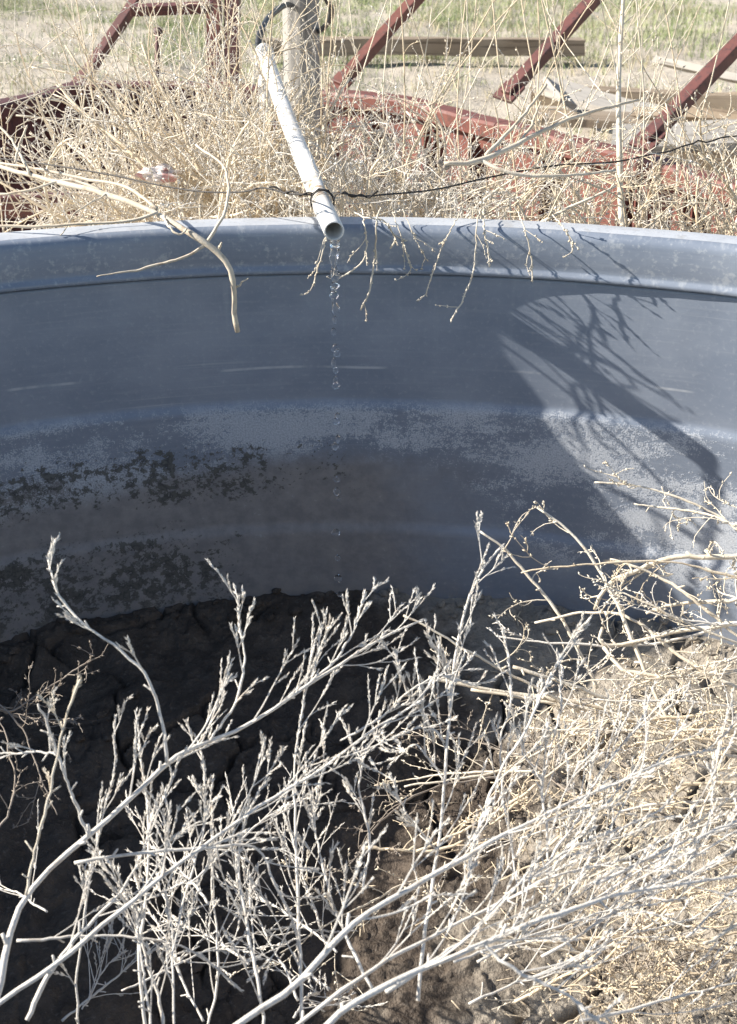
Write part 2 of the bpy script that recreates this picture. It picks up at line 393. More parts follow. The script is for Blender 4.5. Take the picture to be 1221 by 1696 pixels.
def mat_mud():
    k = NT('tank mud'); co = k.coord('Object'); x, y, z = k.sep(co)
    lowm = k.noise(co, 5, 4, .6); n = k.noise(co, 22, 6, .65); f = k.noise(co, 180, 4, .65); vf = k.noise(co, 700, 2)
    dry = k.mix(k.step(n, .3, .7), (.30, .262, .212), (.41, .365, .302)); dry = k.mix(k.step(f, .52, .72, 0, .6), dry, (.15, .118, .09))
    dry = k.mix(k.step(vf, .62, .72, 0, .5), dry, (.44, .38, .31))
    wet_shade = k.mix(k.step(n, .3, .7), (.060, .045, .034), (.125, .096, .072)); wet_shade = k.mix(k.step(f, .55, .70, 0, .6), wet_shade, (.19, .16, .13))
    # soaked round the drip, stretched left to paint the shaded floor dark; noisy edge
    dx = k.math('DIVIDE', k.math('SUBTRACT', x, -.42), .62); dy = k.math('DIVIDE', k.math('SUBTRACT', y, .72), .72)
    rr = k.math('SQRT', k.math('ADD', k.math('MULTIPLY', dx, dx), k.math('MULTIPLY', dy, dy)))
    rr = k.math('ADD', rr, k.math('MULTIPLY', k.math('SUBTRACT', lowm, .5), .9)); rr = k.math('ADD', rr, k.math('MULTIPLY', k.math('SUBTRACT', n, .5), .35))
    wet_shade_mask = k.step(rr, 1.08, .78)
    col = k.mix(wet_shade_mask, dry, wet_shade)
    k.bump(k.math('ADD', f, k.math('MULTIPLY', n, .8)), .85, .007)
    return k.done(col, k.math('SUBTRACT', .92, k.math('MULTIPLY', wet_shade_mask, .3)), 0, .3)
M_MUD = mat_mud()
def mat_soil():
    k = NT('dry soil'); co = k.coord('Object')
    a = k.noise(co, .35, 4, .6); b = k.noise(co, 4, 6, .65); c = k.noise(co, 30, 5, .7)
    col = k.mix(k.step(a, .35, .65), (.47, .415, .34), (.55, .49, .405)); col = k.mix(k.step(b, .45, .7, 0, .5), col, (.38, .315, .245))
    col = k.mix(k.step(c, .55, .72, 0, .7), col, (.25, .185, .13)); col = k.mix(k.step(c, .42, .3, 0, .5), col, (.58, .50, .40))
    k.bump(k.math('ADD', b, k.math('MULTIPLY', c, .5)), .8, .04)
    return k.done(col, .95, 0, .15)
M_SOIL = mat_soil()
def mat_grass(name, a, b, c):
    k = NT(name); co = k.coord('Object')
    n1 = k.noise(co, .9, 3); n2 = k.noise(co, 25, 3)
    col = k.mix(k.step(n1, .4, .62), a, b); col = k.mix(k.step(n2, .45, .65), col, c)
    k.b.inputs['Subsurface Weight'].default_value = 0
    return k.done(col, .8, 0, .2)
M_GRASS = mat_grass('pasture grass', (.22, .29, .12), (.36, .39, .21), (.52, .50, .34))
M_DRYGRASS = mat_grass('dry bunch grass', (.52, .45, .29), (.42, .37, .22), (.60, .53, .38))

# ------------------------------------------------------------------ the setting
RT_ = 1.22                                                     # tank radius at the rim band
def floor_z(x, y):
    r = np.hypot(x, y)
    bowl = -0.055*(1-sstep(r, .35, 1.12))
    edge = 0.030*sstep(r, 1.10, 1.215)
    n = (fbm(x*3.1+5, y*3.1+5, 4, 3)-.47)*0.07 + (fbm(x*14, y*14, 4, 9)-.47)*0.020
    wx = x+(fbm(x*9, y*9, 3, 21)-.5)*.09; wy = y+(fbm(x*9+40, y*9, 3, 22)-.5)*.09
    F1, F2, cid = worley(wx*7.0, wy*7.0, 5); G1, G2, _ = worley(wx*24, wy*24, 6)
    dry = np.clip(sstep(fbm(x*4+9, y*4+3, 3, 33), .36, .52)+sstep(x-.4*(y-.4), .05, .25), 0, 1)
    crack = np.clip(1-(F2-F1)/.045, 0, 1)**.8*(0.15+0.85*dry)*sstep(vnoise(x*11+3,y*11+8,44),.3,.55); crack2 = np.clip(1-(G2-G1)/.06, 0, 1)*dry*sstep(vnoise(x*6+3,y*6+1,43),.45,.65)
    plate = (cid-.5)*.008*dry
    crumbs = (fbm(x*38, y*38, 4, 40)-.45)*(.016-.009*sstep(x-.4*(y-.4), .0, .25))+np.clip(vnoise(x*130, y*130, 41)-.62, 0, 1)*.010
    return bowl+edge+n+plate-crack*.028-crack2*.008+crumbs
xs = np.concatenate([np.linspace(-1.27, -.85, 30)[:-1], np.linspace(-.85, .85, 560), np.linspace(.85, 1.27, 30)[1:]])
ys = np.concatenate([np.linspace(-1.27, .15, 60)[:-1], np.linspace(.15, 1.27, 380)])
X, Y = np.meshgrid(xs, ys)
rr = np.hypot(X, Y); kk = np.minimum(1, 1.262/np.maximum(rr, 1e-6)); X, Y = X*kk, Y*kk
mb = MB(); mb.grid(np.stack([X, Y, floor_z(X, Y)], -1))
mud = mb.build('mud_floor', M_MUD); mud['kind'] = 'structure'

GZ = -0.16
def ground_z(x, y):
    return GZ+(fbm(x*.35+3, y*.35+7, 3, 50)-.45)*.22*sstep(np.hypot(x, y), 3, 8)+(fbm(x*2.2, y*2.2, 4, 51)-.45)*.10+(fbm(x*9, y*9, 3, 52)-.45)*.035
gx = np.sinh(np.linspace(-4.6, 4.6, 330))*2.6; gy = np.sinh(np.linspace(-3.2, 4.6, 420))*2.6+6
X, Y = np.meshgrid(gx, gy)
Zg = ground_z(X, Y); under = sstep(np.hypot(X, Y), 1.5, 1.25); Zg = Zg*(1-under)+(GZ-.04)*under
mb = MB(); mb.grid(np.stack([X, Y, Zg], -1)); gr = mb.build('ground', M_SOIL); gr['kind'] = 'structure'

# ------------------------------------------------------------------ the stock tank
def ring(profile, az, wob=None):
    """profile [(radius, z)] revolved over az; returns verts [len(profile), len(az), 3] and uv"""
    p = np.asarray(profile); r = p[:, :1]+(wob if wob is not None else 0); z = p[:, 1:]+0*az
    V = np.stack([r*np.sin(az), r*np.cos(az), z], -1); uv = np.stack([0*r+az*RT_, z], -1)
    return V, uv
tank = thing('stock_tank', (0, 0, GZ), 'round galvanised steel stock tank with mud and dead weeds inside', 'tank')
az = np.linspace(-math.pi, math.pi, 721)
wob = (vnoise((az*5+20)[None], 0*az[None]+3, 61)-.5)*.008+(vnoise((az*17+60)[None], 0*az[None]+9, 62)-.5)*.003
wob = wob*(1-sstep(np.abs(az), 2.9, 3.14))
prof = []
for z in np.linspace(-.16, .551, 150):
    r = 1.211+.006*sstep(z, .132, .152)+.0055*sstep(z, .340, .358)      # two swages: the wall steps out above each
    r += .0015*math.sin(z*9)
    prof.append((r, z))
prof += [(1.2235, .5512), (1.215, .5525)]
V, uv = ring(prof, az, wob)
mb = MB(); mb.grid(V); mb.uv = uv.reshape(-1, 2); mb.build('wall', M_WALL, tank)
band = [(1.2152, .5530), (1.2135, .5555), (1.2145, .5600), (1.2175, .563)]+[(1.2185-.0015*math.sin((z-.563)/.045*math.pi), z) for z in np.linspace(.566, .606, 8)]
band += [(1.219, .611), (1.2215, .6165), (1.226, .6195), (1.233, .6205)]
V, uv = ring(band, az, wob)
mb = MB(); mb.grid(V); mb.uv = uv.reshape(-1, 2); mb.build('rim_band', M_WALL, tank)
rim = [(1.233, .6206), (1.250, .622), (1.270, .6225), (1.278, .620), (1.283, .613), (1.284, .600), (1.280, .59), (1.262, .585), (1.252, .57), (1.250, .30), (1.252, -.22)]
V, uv = ring(rim, az, wob)
mb = MB(); mb.grid(V); mb.build('rim', M_RIM, tank)

# clods of dried mud lying along the foot of the wall
ico_v, ico_f = None, None
def ico(sub=2):
    import bmesh
    bm = bmesh.new(); bmesh.ops.create_icosphere(bm, subdivisions=sub, radius=1.0)
    v = np.array([a.co[:] for a in bm.verts]); f = np.array([[q.index for q in p.verts] for p in bm.faces]); bm.free(); return v, f
IV, IF = ico(2)
for k in range(110):
    a = rng.uniform(-.6, .5); r = rng.uniform(1.165, 1.213) if k < 60 else rng.uniform(.5, 1.15)
    x, y = r*math.sin(a), r*math.cos(a); s = rng.uniform(.003, .009)
    v = IV*(1+1.3*(fbm(IV[:, 0]*1.7+k*3+9, IV[:, 1]*1.7+IV[:, 2]*1.3+9, 3, 70)-.45)[:, None])*np.array([s*1.3, s, s*.65])
    c, sn = math.cos(k*1.7), math.sin(k*1.7); v = np.stack([v[:, 0]*c-v[:, 1]*sn, v[:, 0]*sn+v[:, 1]*c, v[:, 2]], -1)
    mb = MB(); mb.add(v+np.array([x, y, float(floor_z(np.array([x]), np.array([y]))[0])+s*.3]), None, IF); mb.build('clod', M_MUD, mud, smooth=False)

# ------------------------------------------------------------------ red steel frame behind the tank
ZR = .42
ring_px = [(-190, 215), (0, 166), (130, 139), (330, 138), (540, 147), (680, 165), (755, 181), (835, 202), (1000, 241), (1221, 300), (1345, 336)]
rp = np.array([onz(x, y, ZR) for x, y in ring_px])
frame = thing('red_steel_frame', (float(rp[4, 0]), float(rp[4, 1]), GZ), 'polygonal frame of faded red steel with slanting struts behind the tank', 'frame')
for i in range(len(rp)-1):
    a, b = rp[i], rp[i+1]; t = nrm(b-a); n = np.array([t[1], -t[0], 0])     # n points inward, to the tank
    sub = np.linspace(0, 1, 14)[:, None]; path = a+(b-a)*sub
    path[:, 2] += (vnoise(path[:, 0]*5+30, path[:, 1]*5+30, 80)-.5)*.012
    e = t*.001
    path[0] += e; path[-1] -= e; mr = M_MAROON if i < 4 else M_RED
    mb = MB(); mb.sweep(path, [(.012, -.050), (-.028, -.050), (-.034, -.046), (-.036, -.008), (-.030, .0), (.020, .004), (.020, -.004), (.012, -.008)])
    mb.build('top_rail', mr, frame, smooth=False, bevel=.003)
    m = (a+b)/2; L = np.linalg.norm(b-a)/2+.003; h0, h1 = GZ-.03, ZR-.052
    gpx = np.linspace(-L, L, 16)[:, None]; gz = np.linspace(h0, h1, 9)[None]
    dent = (vnoise(gpx*6+i*5+40+0*gz, gz*6+40+0*gpx, 81)-.5)*.02*(1-(gpx/L)**6)+.0004*(i % 3)
    P = m+t*gpx[..., None]+n*(dent[..., None]); P = P*np.array([1, 1, 0])+np.stack([0*dent, 0*dent, gz+0*dent], -1)
    mb = MB(); mb.grid(P); mb.grid((P-n*.006)[::-1]); mb.build('panel', mr, frame)
    nr = max(1, int(round(2*L/.30)))
    for q in range(nr):
        u = -L+.04+(2*L-.08)*(q+.5)/nr; c = m+t*u+n*.030; c[2] = (h0+h1)/2-.004
        mb = MB(); mb.box(c, t*.004, n*.026, np.array([0, 0, (h1-h0)/2-.008])); mb.box(c+n*.022+t*.018, t*.0135, n*.004, np.array([0, 0, (h1-h0)/2-.008])); mb.build('rib', mr, frame, smooth=False)
# near rail that leaves the frame at the left and runs behind the rim
na, nb = onz(-240, 346, .40), onz(210, 331, .40)
mb = MB(); mb.sweep(np.array([rp[0]+np.array([0, 0, -.03]), na, (na+nb)/2, nb]), [(.02, -.03), (-.02, -.03), (-.024, 0), (-.02, .02), (.02, .02), (.024, 0)]); mb.build('near_rail', M_MAROON, frame, smooth=False, bevel=.003)

def angle_iron(p0, p1, w, th=.005, face=None, mat=M_MAROON, name='strut'):
    """L-section bar: one leg turned to the viewer, the other going back"""
    p0, p1 = np.asarray(p0), np.asarray(p1); t = nrm(p1-p0); view = nrm((p0+p1)/2-CAM)
    s = nrm(np.cross(t, view)); d = np.cross(s, t)
    if face is not None: s, d = s*math.cos(face)+d*math.sin(face), d*math.cos(face)-s*math.sin(face)
    c = (p0+p1)/2; n = 24; q = np.linspace(0, 1, n)
    pr = [(-.36, -.36), (.36, -.36), (.36, .36), (-.36, .36)]
    V = np.array([[p0+(p1-p0)*k+(s*a+d*b)*w*(1+.05*vnoise(np.array([k*30+a*9]), np.array([b*7+3]), 83)[0]) for a, b in pr] for k in q])
    i = np.arange(n-1)[:, None]*4; j = np.arange(4)[None]; j2 = (j+1) % 4; mb = MB()
    mb.add(V.reshape(-1, 3), np.stack([i+j, i+j2, i+4+j2, i+4+j], -1).reshape(-1, 4), [(0, 2, 1), (0, 3, 2)])
    o = mb.build(name, mat, frame, smooth=False, bevel=.003)
    mb = MB(); g = p0+(p1-p0)*.02; mb.box(g, s*w*.75, d*.005, nrm(p1-p0)*w*.7); mb.build('gusset', mat, frame, smooth=False, bevel=.001)
    return o
def strut_from(px0, py0, px1, py1, w_px, lift, mat, ext=1.5, face=.5, back=.0):
    p0 = onz(px0, py0, ZR-.01); Z0 = (p0-CAM)@FW; p1 = at(px1, py1, Z0+back); p1 = p0+(p1-p0)*ext
    angle_iron(p0, p1, w_px*Z0/FPX, face=face, mat=mat)
    return p0, p1
strut_from(133, 138, 232, -8, 22, 0, M_MAROON, 1.6, .75, .1)
strut_from(560, 142, 697, -10, 25, 0, M_RED, 1.6, .75, .1)
strut_from(838, 158, 990, -8, 27, 0, M_MAROON, 1.6, .75, .1)
strut_from(1068, 236, 1230, 66, 31, 0, M_MAROON, 1.6, .75, .1)
for (x0, y0, x1, y1, w, m_) in [(352, 150, 350, -40, 22, M_RED), (382, 150, 378, -40, 24, M_MAROON)]:
    p0 = onz(x0, y0, ZR-.03); Z0 = (p0-CAM)@FW; p1 = at(x1, y1, Z0-.05); p1[0] = p0[0]
    c = (p0+p1)/2; h = (p1-p0)/2
    mb = MB(); mb.box(c, np.array([w*Z0/FPX/2, 0, 0]), np.array([0, .004, 0]), h); mb.build('upright', m_, frame, smooth=False, bevel=.001)
    mb = MB(); mb.box(c+np.array([w*Z0/FPX/2-.003, .027, 0]), np.array([.003, 0, 0]), np.array([0, .0225, 0]), h); mb.build('flange', m_, frame, smooth=False)
Z0 = (onz(350, 150, ZR)-CAM)@FW
a, b = at(218, 17, Z0+.05), at(352, 12, Z0+.03)
mb = MB(); c = (a+b)/2; mb.box(c, (b-a)/2, np.array([0, .02, .004]), np.array([0, -.004, .016])); mb.build('crossbar', M_MAROON, frame, smooth=False, bevel=.002)
a, b = at(262, 48, Z0-.02), at(259, 150, Z0)
mb = MB(); mb.tubes(resample([a, b], 6), .009, 8); mb.tubes(resample([a+np.array([0, 0, .004]), a-np.array([0, 0, .022])], 2), .016, 6); mb.build('bolt', M_MAROON, frame)

# ------------------------------------------------------------------ post, hose, pipe, wire, water
pb = ony(500, 205, 2.75); ptop = ony(490, -60, 2.75)
px_, py_ = float(pb[0]), 2.75
hh = np.linspace(GZ-.1, 1.75, 40); th = np.linspace(0, 2*math.pi, 41)
R0 = .0445+.0025*(vnoise(np.cos(th)[None]*3+20+0*hh[:, None], np.sin(th)[None]*3+20+hh[:, None]*.9, 90)-.5)-.0028*np.clip(vnoise(th[None]*4+5+0*hh[:, None], hh[:, None]*1.2+5, 91)-.62, 0, 1)*4
lean = (hh-.4)*.01
V = np.stack([px_+R0*np.cos(th)+lean[:, None], py_+R0*np.sin(th), hh[:, None]+0*R0], -1)
mb = MB(); mb.grid(V[:, ::-1] if False else V); top = V[-1, :-1]; mb.add(np.vstack([top, top.mean(0)]), None, [(k, (k+1) % 40, 40) for k in range(40)])
post = mb.build('wooden_post', M_POST); tag(post, 'round grey wooden post standing behind the white pipe', 'post')

TIP_Z, END_Z, PR = 1.77, 2.48, .0142
tip = at(553.5, 383, TIP_Z); pend = at(438, 88, END_Z)
pipe = thing('drip_pipe', tuple(tip), 'white plastic pipe dripping water over the tank rim', 'pipe')
ax = nrm(pend-tip); L = np.linalg.norm(pend-tip)
sag = lambda t: np.array([0, 0, -.012])*(4*t*(1-t))[..., None]
tt = np.linspace(0, 1, 30); path = tip+(pend-tip)*tt[:, None]+sag(tt)
A = nrm(np.cross(ax, [0, 0, 1])); B = np.cross(A, ax); th = np.linspace(0, 2*math.pi, 33)[:-1]
circ = A*np.cos(th)[:, None]+B*np.sin(th)[:, None]
def tubeshell(paths, radii):
    V = np.stack([p+circ*r for p, r in zip(paths, radii)]); m, n, _ = V.shape
    i = np.arange(m-1)[:, None]*n; j = np.arange(n)[None]; j2 = (j+1) % n
    return V.reshape(-1, 3), np.stack([i+j, i+j2, i+n+j2, i+n+j], -1).reshape(-1, 4)
mb = MB()
inner = [path[0]+ax*d for d in (.30, .15, .05, .006)]; lip = [path[0]+ax*.001, path[0], path[0], path[0]+ax*.001]
V, Q = tubeshell(inner+lip+list(path[1:]), [PR-.0027]*4+[PR-.0026, PR-.0020, PR-.0007, PR]+[PR]*29)
mb.add(V, Q); mb.build('barrel', M_PVC, pipe)
# elbow, down pipe and the coupling the hose goes into
mb = MB(); e0 = pend-ax*.03; e1 = pend+ax*.015; e2 = e1+np.array([0, .006, -.03])
mb.tubes(resample([e0, pend+ax*.004, e1+np.array([0, .004, -.012]), e2], 12), PR+.0035, 20); mb.build('elbow', M_PVC, pipe)
mb = MB(); mb.tubes(resample([e2+np.array([0, 0, .005]), e2+np.array([.002, .004, -.4]), e2+np.array([.004, .008, -.97])], 10), PR, 20); mb.build('down_pipe', M_PVC, pipe)

Zh = END_Z+.02
hp = [at(432, 92, Zh-.02), at(428, 70, Zh), at(436, 44, Zh+.05), at(455, 20, Zh+.25), at(480, 8, Zh+.62), at(505, 30, Zh+.78), at(522, 52, Zh+.72), at(540, 42, Zh+.6), at(549, 22, Zh+.5), at(544, 4, Zh+.45), at(528, -18, Zh+.42), at(505, -45, Zh+.45)]
mb = MB(); mb.tubes(resample(hp, 70), .0066, 10); hose = mb.build('rubber_hose', M_HOSE)
tag(hose, 'black rubber hose looped around the grey post', 'hose')

# wire strung along the rim and twisted round the pipe
wz = 1.74
wp = [(-120, 250, 2.4), (60, 270, 2.2), (185, 290, 2.1), (250, 304, 2.02), (330, 317, 1.93), (400, 318, 1.87), (432, 311, 1.84), (452, 314, 1.82), (480, 321, 1.80), (515, 323, 1.775)]
wr = [(562, 320, 1.775), (600, 325, 1.80), (640, 322, 1.82), (720, 314, 1.86), (800, 296, 1.9), (870, 282, 1.93), (931, 273, 1.95), (1020, 268, 2.0), (1086, 254, 2.03), (1105, 252, 2.03), (1131, 242, 2.04), (1148, 238, 2.04), (1158, 232, 2.05), (1172, 236, 2.05), (1195, 228, 2.06), (1221, 225, 2.08), (1300, 214, 2.12)]
wire = thing('tie_wire', tuple(at(540, 322, 1.76)), 'dark twisted wire strung across the weeds and wrapped round the pipe', 'wire')
left = [at(*p) for p in wp]; right = [at(*p) for p in wr]
tw = float(np.interp(322, [88, 383], [1, 0])); cpt = tip+ax*L*0.135
loop = [cpt+(A*math.cos(a)+B*math.sin(a))*(PR+.0022)+ax*.004*(a-2)/3 for a in np.linspace(math.pi*1.02, -.02, 9)]
mb = MB(); mb.tubes(resample(left+loop+right, 150), .0013, 6); mb.build('strand', M_WIRE, wire)
loop2 = [cpt-ax*.012+(A*math.cos(a)+B*math.sin(a))*(PR+.0022)+ax*.006*math.sin(a*.5) for a in np.linspace(0, 2*math.pi, 22)]
mb = MB(); mb.tubes(resample(loop2, 60), .0014, 6); mb.build('wrap', M_WIRE, wire)
def twist(pts, n, amp, turns):
    p = resample(pts, n); T = nrm(np.gradient(p, axis=0)); S = nrm(np.cross(T, [0, .3, 1])); U = np.cross(S, T); t = np.linspace(0, turns*2*math.pi, n)[:, None]
    return p+amp*(S*np.cos(t)+U*np.sin(t))
mb = MB(); mb.tubes(twist([at(448, 310, 1.82), at(480, 319, 1.80), at(516, 322, 1.77)], 60, .0022, 2.4), .0014, 5); mb.build('tail', M_WIRE, wire)
mb = MB(); mb.tubes(np.vstack([twist([at(565, 320, 1.775), at(600, 325, 1.80), at(612, 325, 1.80)], 40, .0022, 1.7), [at(618, 322, 1.80), at(627, 316, 1.80)]]), .0014, 5); mb.build('tail', M_WIRE, wire)

# dripping water
dripx, dripy = float(tip[0]), float(tip[1])-.002
mouth_z = float(tip[2])-PR+.001
water = thing('water_drip', (dripx, dripy, mouth_z), 'thin stream of clear water breaking into drops below the pipe mouth', 'water')
def zpix(py):
    lo, hi = -.05, .66
    for _ in range(40):
        m = (lo+hi)/2; d = np.array([dripx, dripy, m])-CAM; yy = IMH/2-FPX*(d@UP)/(d@FW)
        if yy > py: lo = m
        else: hi = m
    return lo
zz = np.linspace(mouth_z, zpix(522), 130); s_ = (mouth_z-zz)
rad = .0052*np.exp(-s_*7)*(1+.45*np.sin(s_*330+np.sin(s_*95)*2)*np.minimum(1, s_*30))+.0016
rad[-8:] *= np.linspace(1, .15, 8); rad[:4] = np.array([.007, .0062, .0054, .0048])
off = .0012*np.sin(s_*150); off2 = .0012*np.cos(s_*117)
thw = np.linspace(0, 2*math.pi, 17)[:-1]
lump = 1+.55*(vnoise(np.cos(thw)[None]*1.3+4+0*zz[:, None], np.sin(thw)[None]*1.3+4+zz[:, None]*170, 96)-.5)
Vw = np.stack([dripx+off[:, None]+rad[:, None]*lump*np.cos(thw), dripy+off2[:, None]+rad[:, None]*lump*np.sin(thw), zz[:, None]+0*lump], -1)
ii = np.arange(len(zz)-1)[:, None]*16; jj = np.arange(16)[None]; mb = MB()
mb.add(Vw.reshape(-1, 3), np.stack([ii+16+jj, ii+16+(jj+1) % 16, ii+(jj+1) % 16, ii+jj], -1).reshape(-1, 4), [(0, q, q+1) for q in range(1, 15)]+[((len(zz)-1)*16, (len(zz)-1)*16+q+1, (len(zz)-1)*16+q) for q in range(1, 15)])
mb.build('stream', M_WATER, water)
IV3, IF3 = ico(3)
for k, (py, rx, rz, dx) in enumerate([(530, .0028, .006, 0), (549, .0036, .0052, -1), (577, .0052, .0058, 0), (585, .0046, .0056, 1), (601, .0030, .0075, -1), (613, .0034, .0045, 0), (630, .0032, .006, 0), (638, .0052, .0050, 0), (690, .0040, .0058, 1), (697, .0048, .0045, 0), (727, .0032, .006, 1), (739, .0048, .0054, -1), (794, .0044, .0044, 0), (814, .0052, .0056, 0), (826, .003, .0032, 1), (882, .0056, .0056, -1), (924, .004, .0048, 0), (958, .0054, .006, 0), (984, .0036, .004, 1), (1022, .0045, .005, 0)]):
    z = zpix(py); v = IV3*(1+.28*(fbm(IV3[:, 0]*1.1+k*2+5, IV3[:, 1]+IV3[:, 2]*1.2+5, 2, 95)-.4)[:, None])*np.array([rx, rx, rz])*1.15
    v[:, :2] *= (1-.22*np.clip(v[:, 2:]/rz, 0, 1))
    mb = MB(); mb.add(v+np.array([dripx+dx*.0022, dripy, z]), None, IF3); mb.build('drop', M_WATER, water)

# ------------------------------------------------------------------ old timber beyond the frame
def plank(name, a, b, w, t, mat, label, cat='board', warp=.0, roll=0.0, seed=0, parent=None):
    """weathered board from a to b (centre line), w wide, t thick, ends broken"""
    a, b = np.asarray(a, float), np.asarray(b, float); L = np.linalg.norm(b-a); d = (b-a)/L
    s = nrm(np.cross(d, [0, 0, 1])); u = np.cross(s, d); s, u = s*math.cos(roll)+u*math.sin(roll), u*math.cos(roll)-s*math.sin(roll)
    n = 40; g = np.random.default_rng(seed); k = np.linspace(0, 1, n)
    pr = np.array([(-.5, -.5), (-.2, -.5), (.2, -.5), (.5, -.5), (.5, .5), (.2, .5), (-.2, .5), (-.5, .5)])
    V = []
    for i, q in enumerate(k):
        nz = vnoise(np.arange(8)*1.3+seed*3.1, np.full(8, q*9+seed), 100+seed)-.5
        endj = (g.random(8)-.5)*.06*L*.3 if i in (0, n-1) else np.zeros(8)
        V.append([a+d*(L*q+endj[j])+s*(pr[j, 0]*w*(1+.12*nz[j]))+u*(pr[j, 1]*t*(1+.3*nz[j])+warp*math.sin(q*3.1+seed)) for j in range(8)])
    V = np.array(V); c = (a+b)/2
    R = np.stack([d, s, u], 1)                                  # local frame: x along the grain
    V = (V-c)@R
    m = MB(); i = np.arange(n-1)[:, None]*8; j = np.arange(8)[None]; j2 = (j+1) % 8
    m.add(V.reshape(-1, 3), np.stack([i+j, i+j2, i+8+j2, i+8+j], -1).reshape(-1, 4), [(0, q, q+1) for q in range(1, 7)]+[((n-1)*8, (n-1)*8+q+1, (n-1)*8+q) for q in range(1, 7)])
    o = m.build(name, mat, smooth=False)
    from mathutils import Matrix
    o.matrix_world = Matrix.Translation(c) @ Matrix(R.tolist()).to_4x4()
    return tag(o, label, cat)
gz = lambda p: float(ground_z(np.array([p[0]]), np.array([p[1]]))[0])
a = onz(430, 96, GZ); b = onz(965, 92, GZ)
plank('timber_beam', a+np.array([0, 0, .07]), b+np.array([0, 0, .07]), .16, .115, M_TANWOOD, 'long weathered tan timber lying on the ground beyond the grey post', 'beam', .01, 0, 1)
def bz(px, py, z): return onz(px, py, z)
plank('grey_board', bz(1096, 108, .06), bz(1330, 142, .06), .16, .04, M_GREYWOOD, 'pale grey board lying farthest back at the right edge', 'board', .02, .3, 2)
plank('grey_board', bz(905, 141, .0), bz(1075, 186, .0), .17, .035, M_GREYWOOD, 'silvery split board slanting behind the tall straight stem', 'board', .015, -.2, 3)
plank('broken_board', bz(912, 137, .10), bz(942, 172, .06), .09, .03, M_GREYWOOD, 'short broken board end sticking up beside the dark strut', 'board', 0, .5, 4)
plank('plank', bz(1015, 222, .12), bz(1330, 232, .12), .34, .03, M_GREYWOOD, 'wide pale plank on the pile at the right edge', 'board', .02, -.1, 5)
plank('plank', bz(1060, 186, .10), bz(1330, 214, .10), .20, .04, M_TANWOOD, 'brown streaked plank on the back of the pile at right', 'board', .02, .25, 6)
plank('dark_plank', bz(860, 196, -.02), bz(1130, 205, -.02), .30, .04, M_TANWOOD, 'brown plank in the shade just behind the red rail', 'board', .01, 0, 7)
plank('dark_plank', bz(880, 160, -.08), bz(1230, 168, -.06), .12, .10, M_TANWOOD, 'thick dark timber lying under the split board', 'beam', .01, 0, 8)
plank('dark_plank', bz(1010, 256, -.05), bz(1330, 268, -.05), .14, .12, M_TANWOOD, 'dark timber under the wide pale plank at right', 'beam', .0, 0, 9)
plank('white_board', ony(318, 291, 2.685), ony(600, 285, 2.685), .018, .05, mat_plain('flaking white paint', (.70, .70, .68), .7, 0, 30), 'white painted board low across the post, half hidden by weeds behind the pipe', 'board', .003, 0, 10)

# crumpled red and white scrap in the weeds
k = NT('red and white plastic'); co = k.coord('Object'); col = k.mix(k.step(k.noise(co, 22, 3), .47, .53), (.50, .27, .25), (.64, .58, .55)); M_SCRAP = k.done(col, .4)
c = at(262, 288, 2.3); v = IV3*(1+1.6*(fbm(IV3[:, 0]*3.1+8, IV3[:, 1]*3.1+IV3[:, 2]*2.9+8, 4, 98)-.45)[:, None])*np.array([.034, .02, .013])
mb = MB(); mb.add(v+c, None, IF3); o = mb.build('plastic_scrap', M_SCRAP, smooth=False); tag(o, 'crumpled red and white plastic scrap caught in the left weeds', 'scrap')

# ------------------------------------------------------------------ grass
def blades(n, yf, hmin, hmax, dens, w, mat, name, label, per=9, spread=.06, zf=ground_z):
    yy = yf[0]+(yf[1]-yf[0])*rng.random(n)**1.15; xx = -.09*(yy+.6)+(rng.random(n)-.5)*(yy+.6)*.95
    keep = dens(xx, yy) > rng.random(n); xx, yy = xx[keep], yy[keep]; n = len(xx)
    sz = .6+.8*rng.random(n)
    X = np.repeat(xx, per)+rng.normal(size=n*per)*spread; Y = np.repeat(yy, per)+rng.normal(size=n*per)*spread; S = np.repeat(sz, per)
    Z = zf(X, Y)-.005; N = len(X)
    h = (hmin+(hmax-hmin)*rng.random(N))*S; a = rng.random(N)*6.283; bend = .15+.7*rng.random(N)
    d = np.stack([np.cos(a), np.sin(a), 0*a], -1); s = np.stack([-np.sin(a+.8), np.cos(a+.8), 0*a], -1)
    p0 = np.stack([X, Y, Z], -1); p1 = p0+d*(h*bend*.35)[:, None]+np.array([0, 0, 1])*(h*.6)[:, None]; p2 = p0+d*(h*bend)[:, None]+np.array([0, 0, 1])*(h*(1-.25*bend))[:, None]
    ww = (w*(.6+.8*rng.random(N)))[:, None]
    V = np.stack([p0-s*ww, p0+s*ww, p1+s*ww*.8, p1-s*ww*.8, p2], 1)
    b = np.arange(N)[:, None]*5
    m = MB(); m.add(V.reshape(-1, 3), b+np.array([[0, 1, 2, 3]]), b+np.array([[3, 2, 4]]))
    o = m.build(name, mat, smooth=False, kind='stuff'); tag(o, label, 'grass'); return o
gd = lambda x, y: sstep(fbm(x*.55+11, y*.55+2, 3, 120), .36, .55)*sstep(y, 7.8, 10.5)*.95+.05*sstep(y, 4.5, 8)
blades(34000, (4.5, 26), .03, .11, gd, .0024, M_GRASS, 'grass', 'short greenish pasture grass covering the ground beyond the frame')
gd2 = lambda x, y: sstep(fbm(x*.9+31, y*.9+12, 3, 121), .45, .62)*sstep(y, 5.0, 9.5)
blades(6500, (4.6, 26), .04, .15, gd2, .0024, M_DRYGRASS, 'dry_grass', 'straw coloured dry grass tufts scattered on bare soil')
def gin(x, y): return sstep(np.hypot(x, y), 1.32, 1.42)
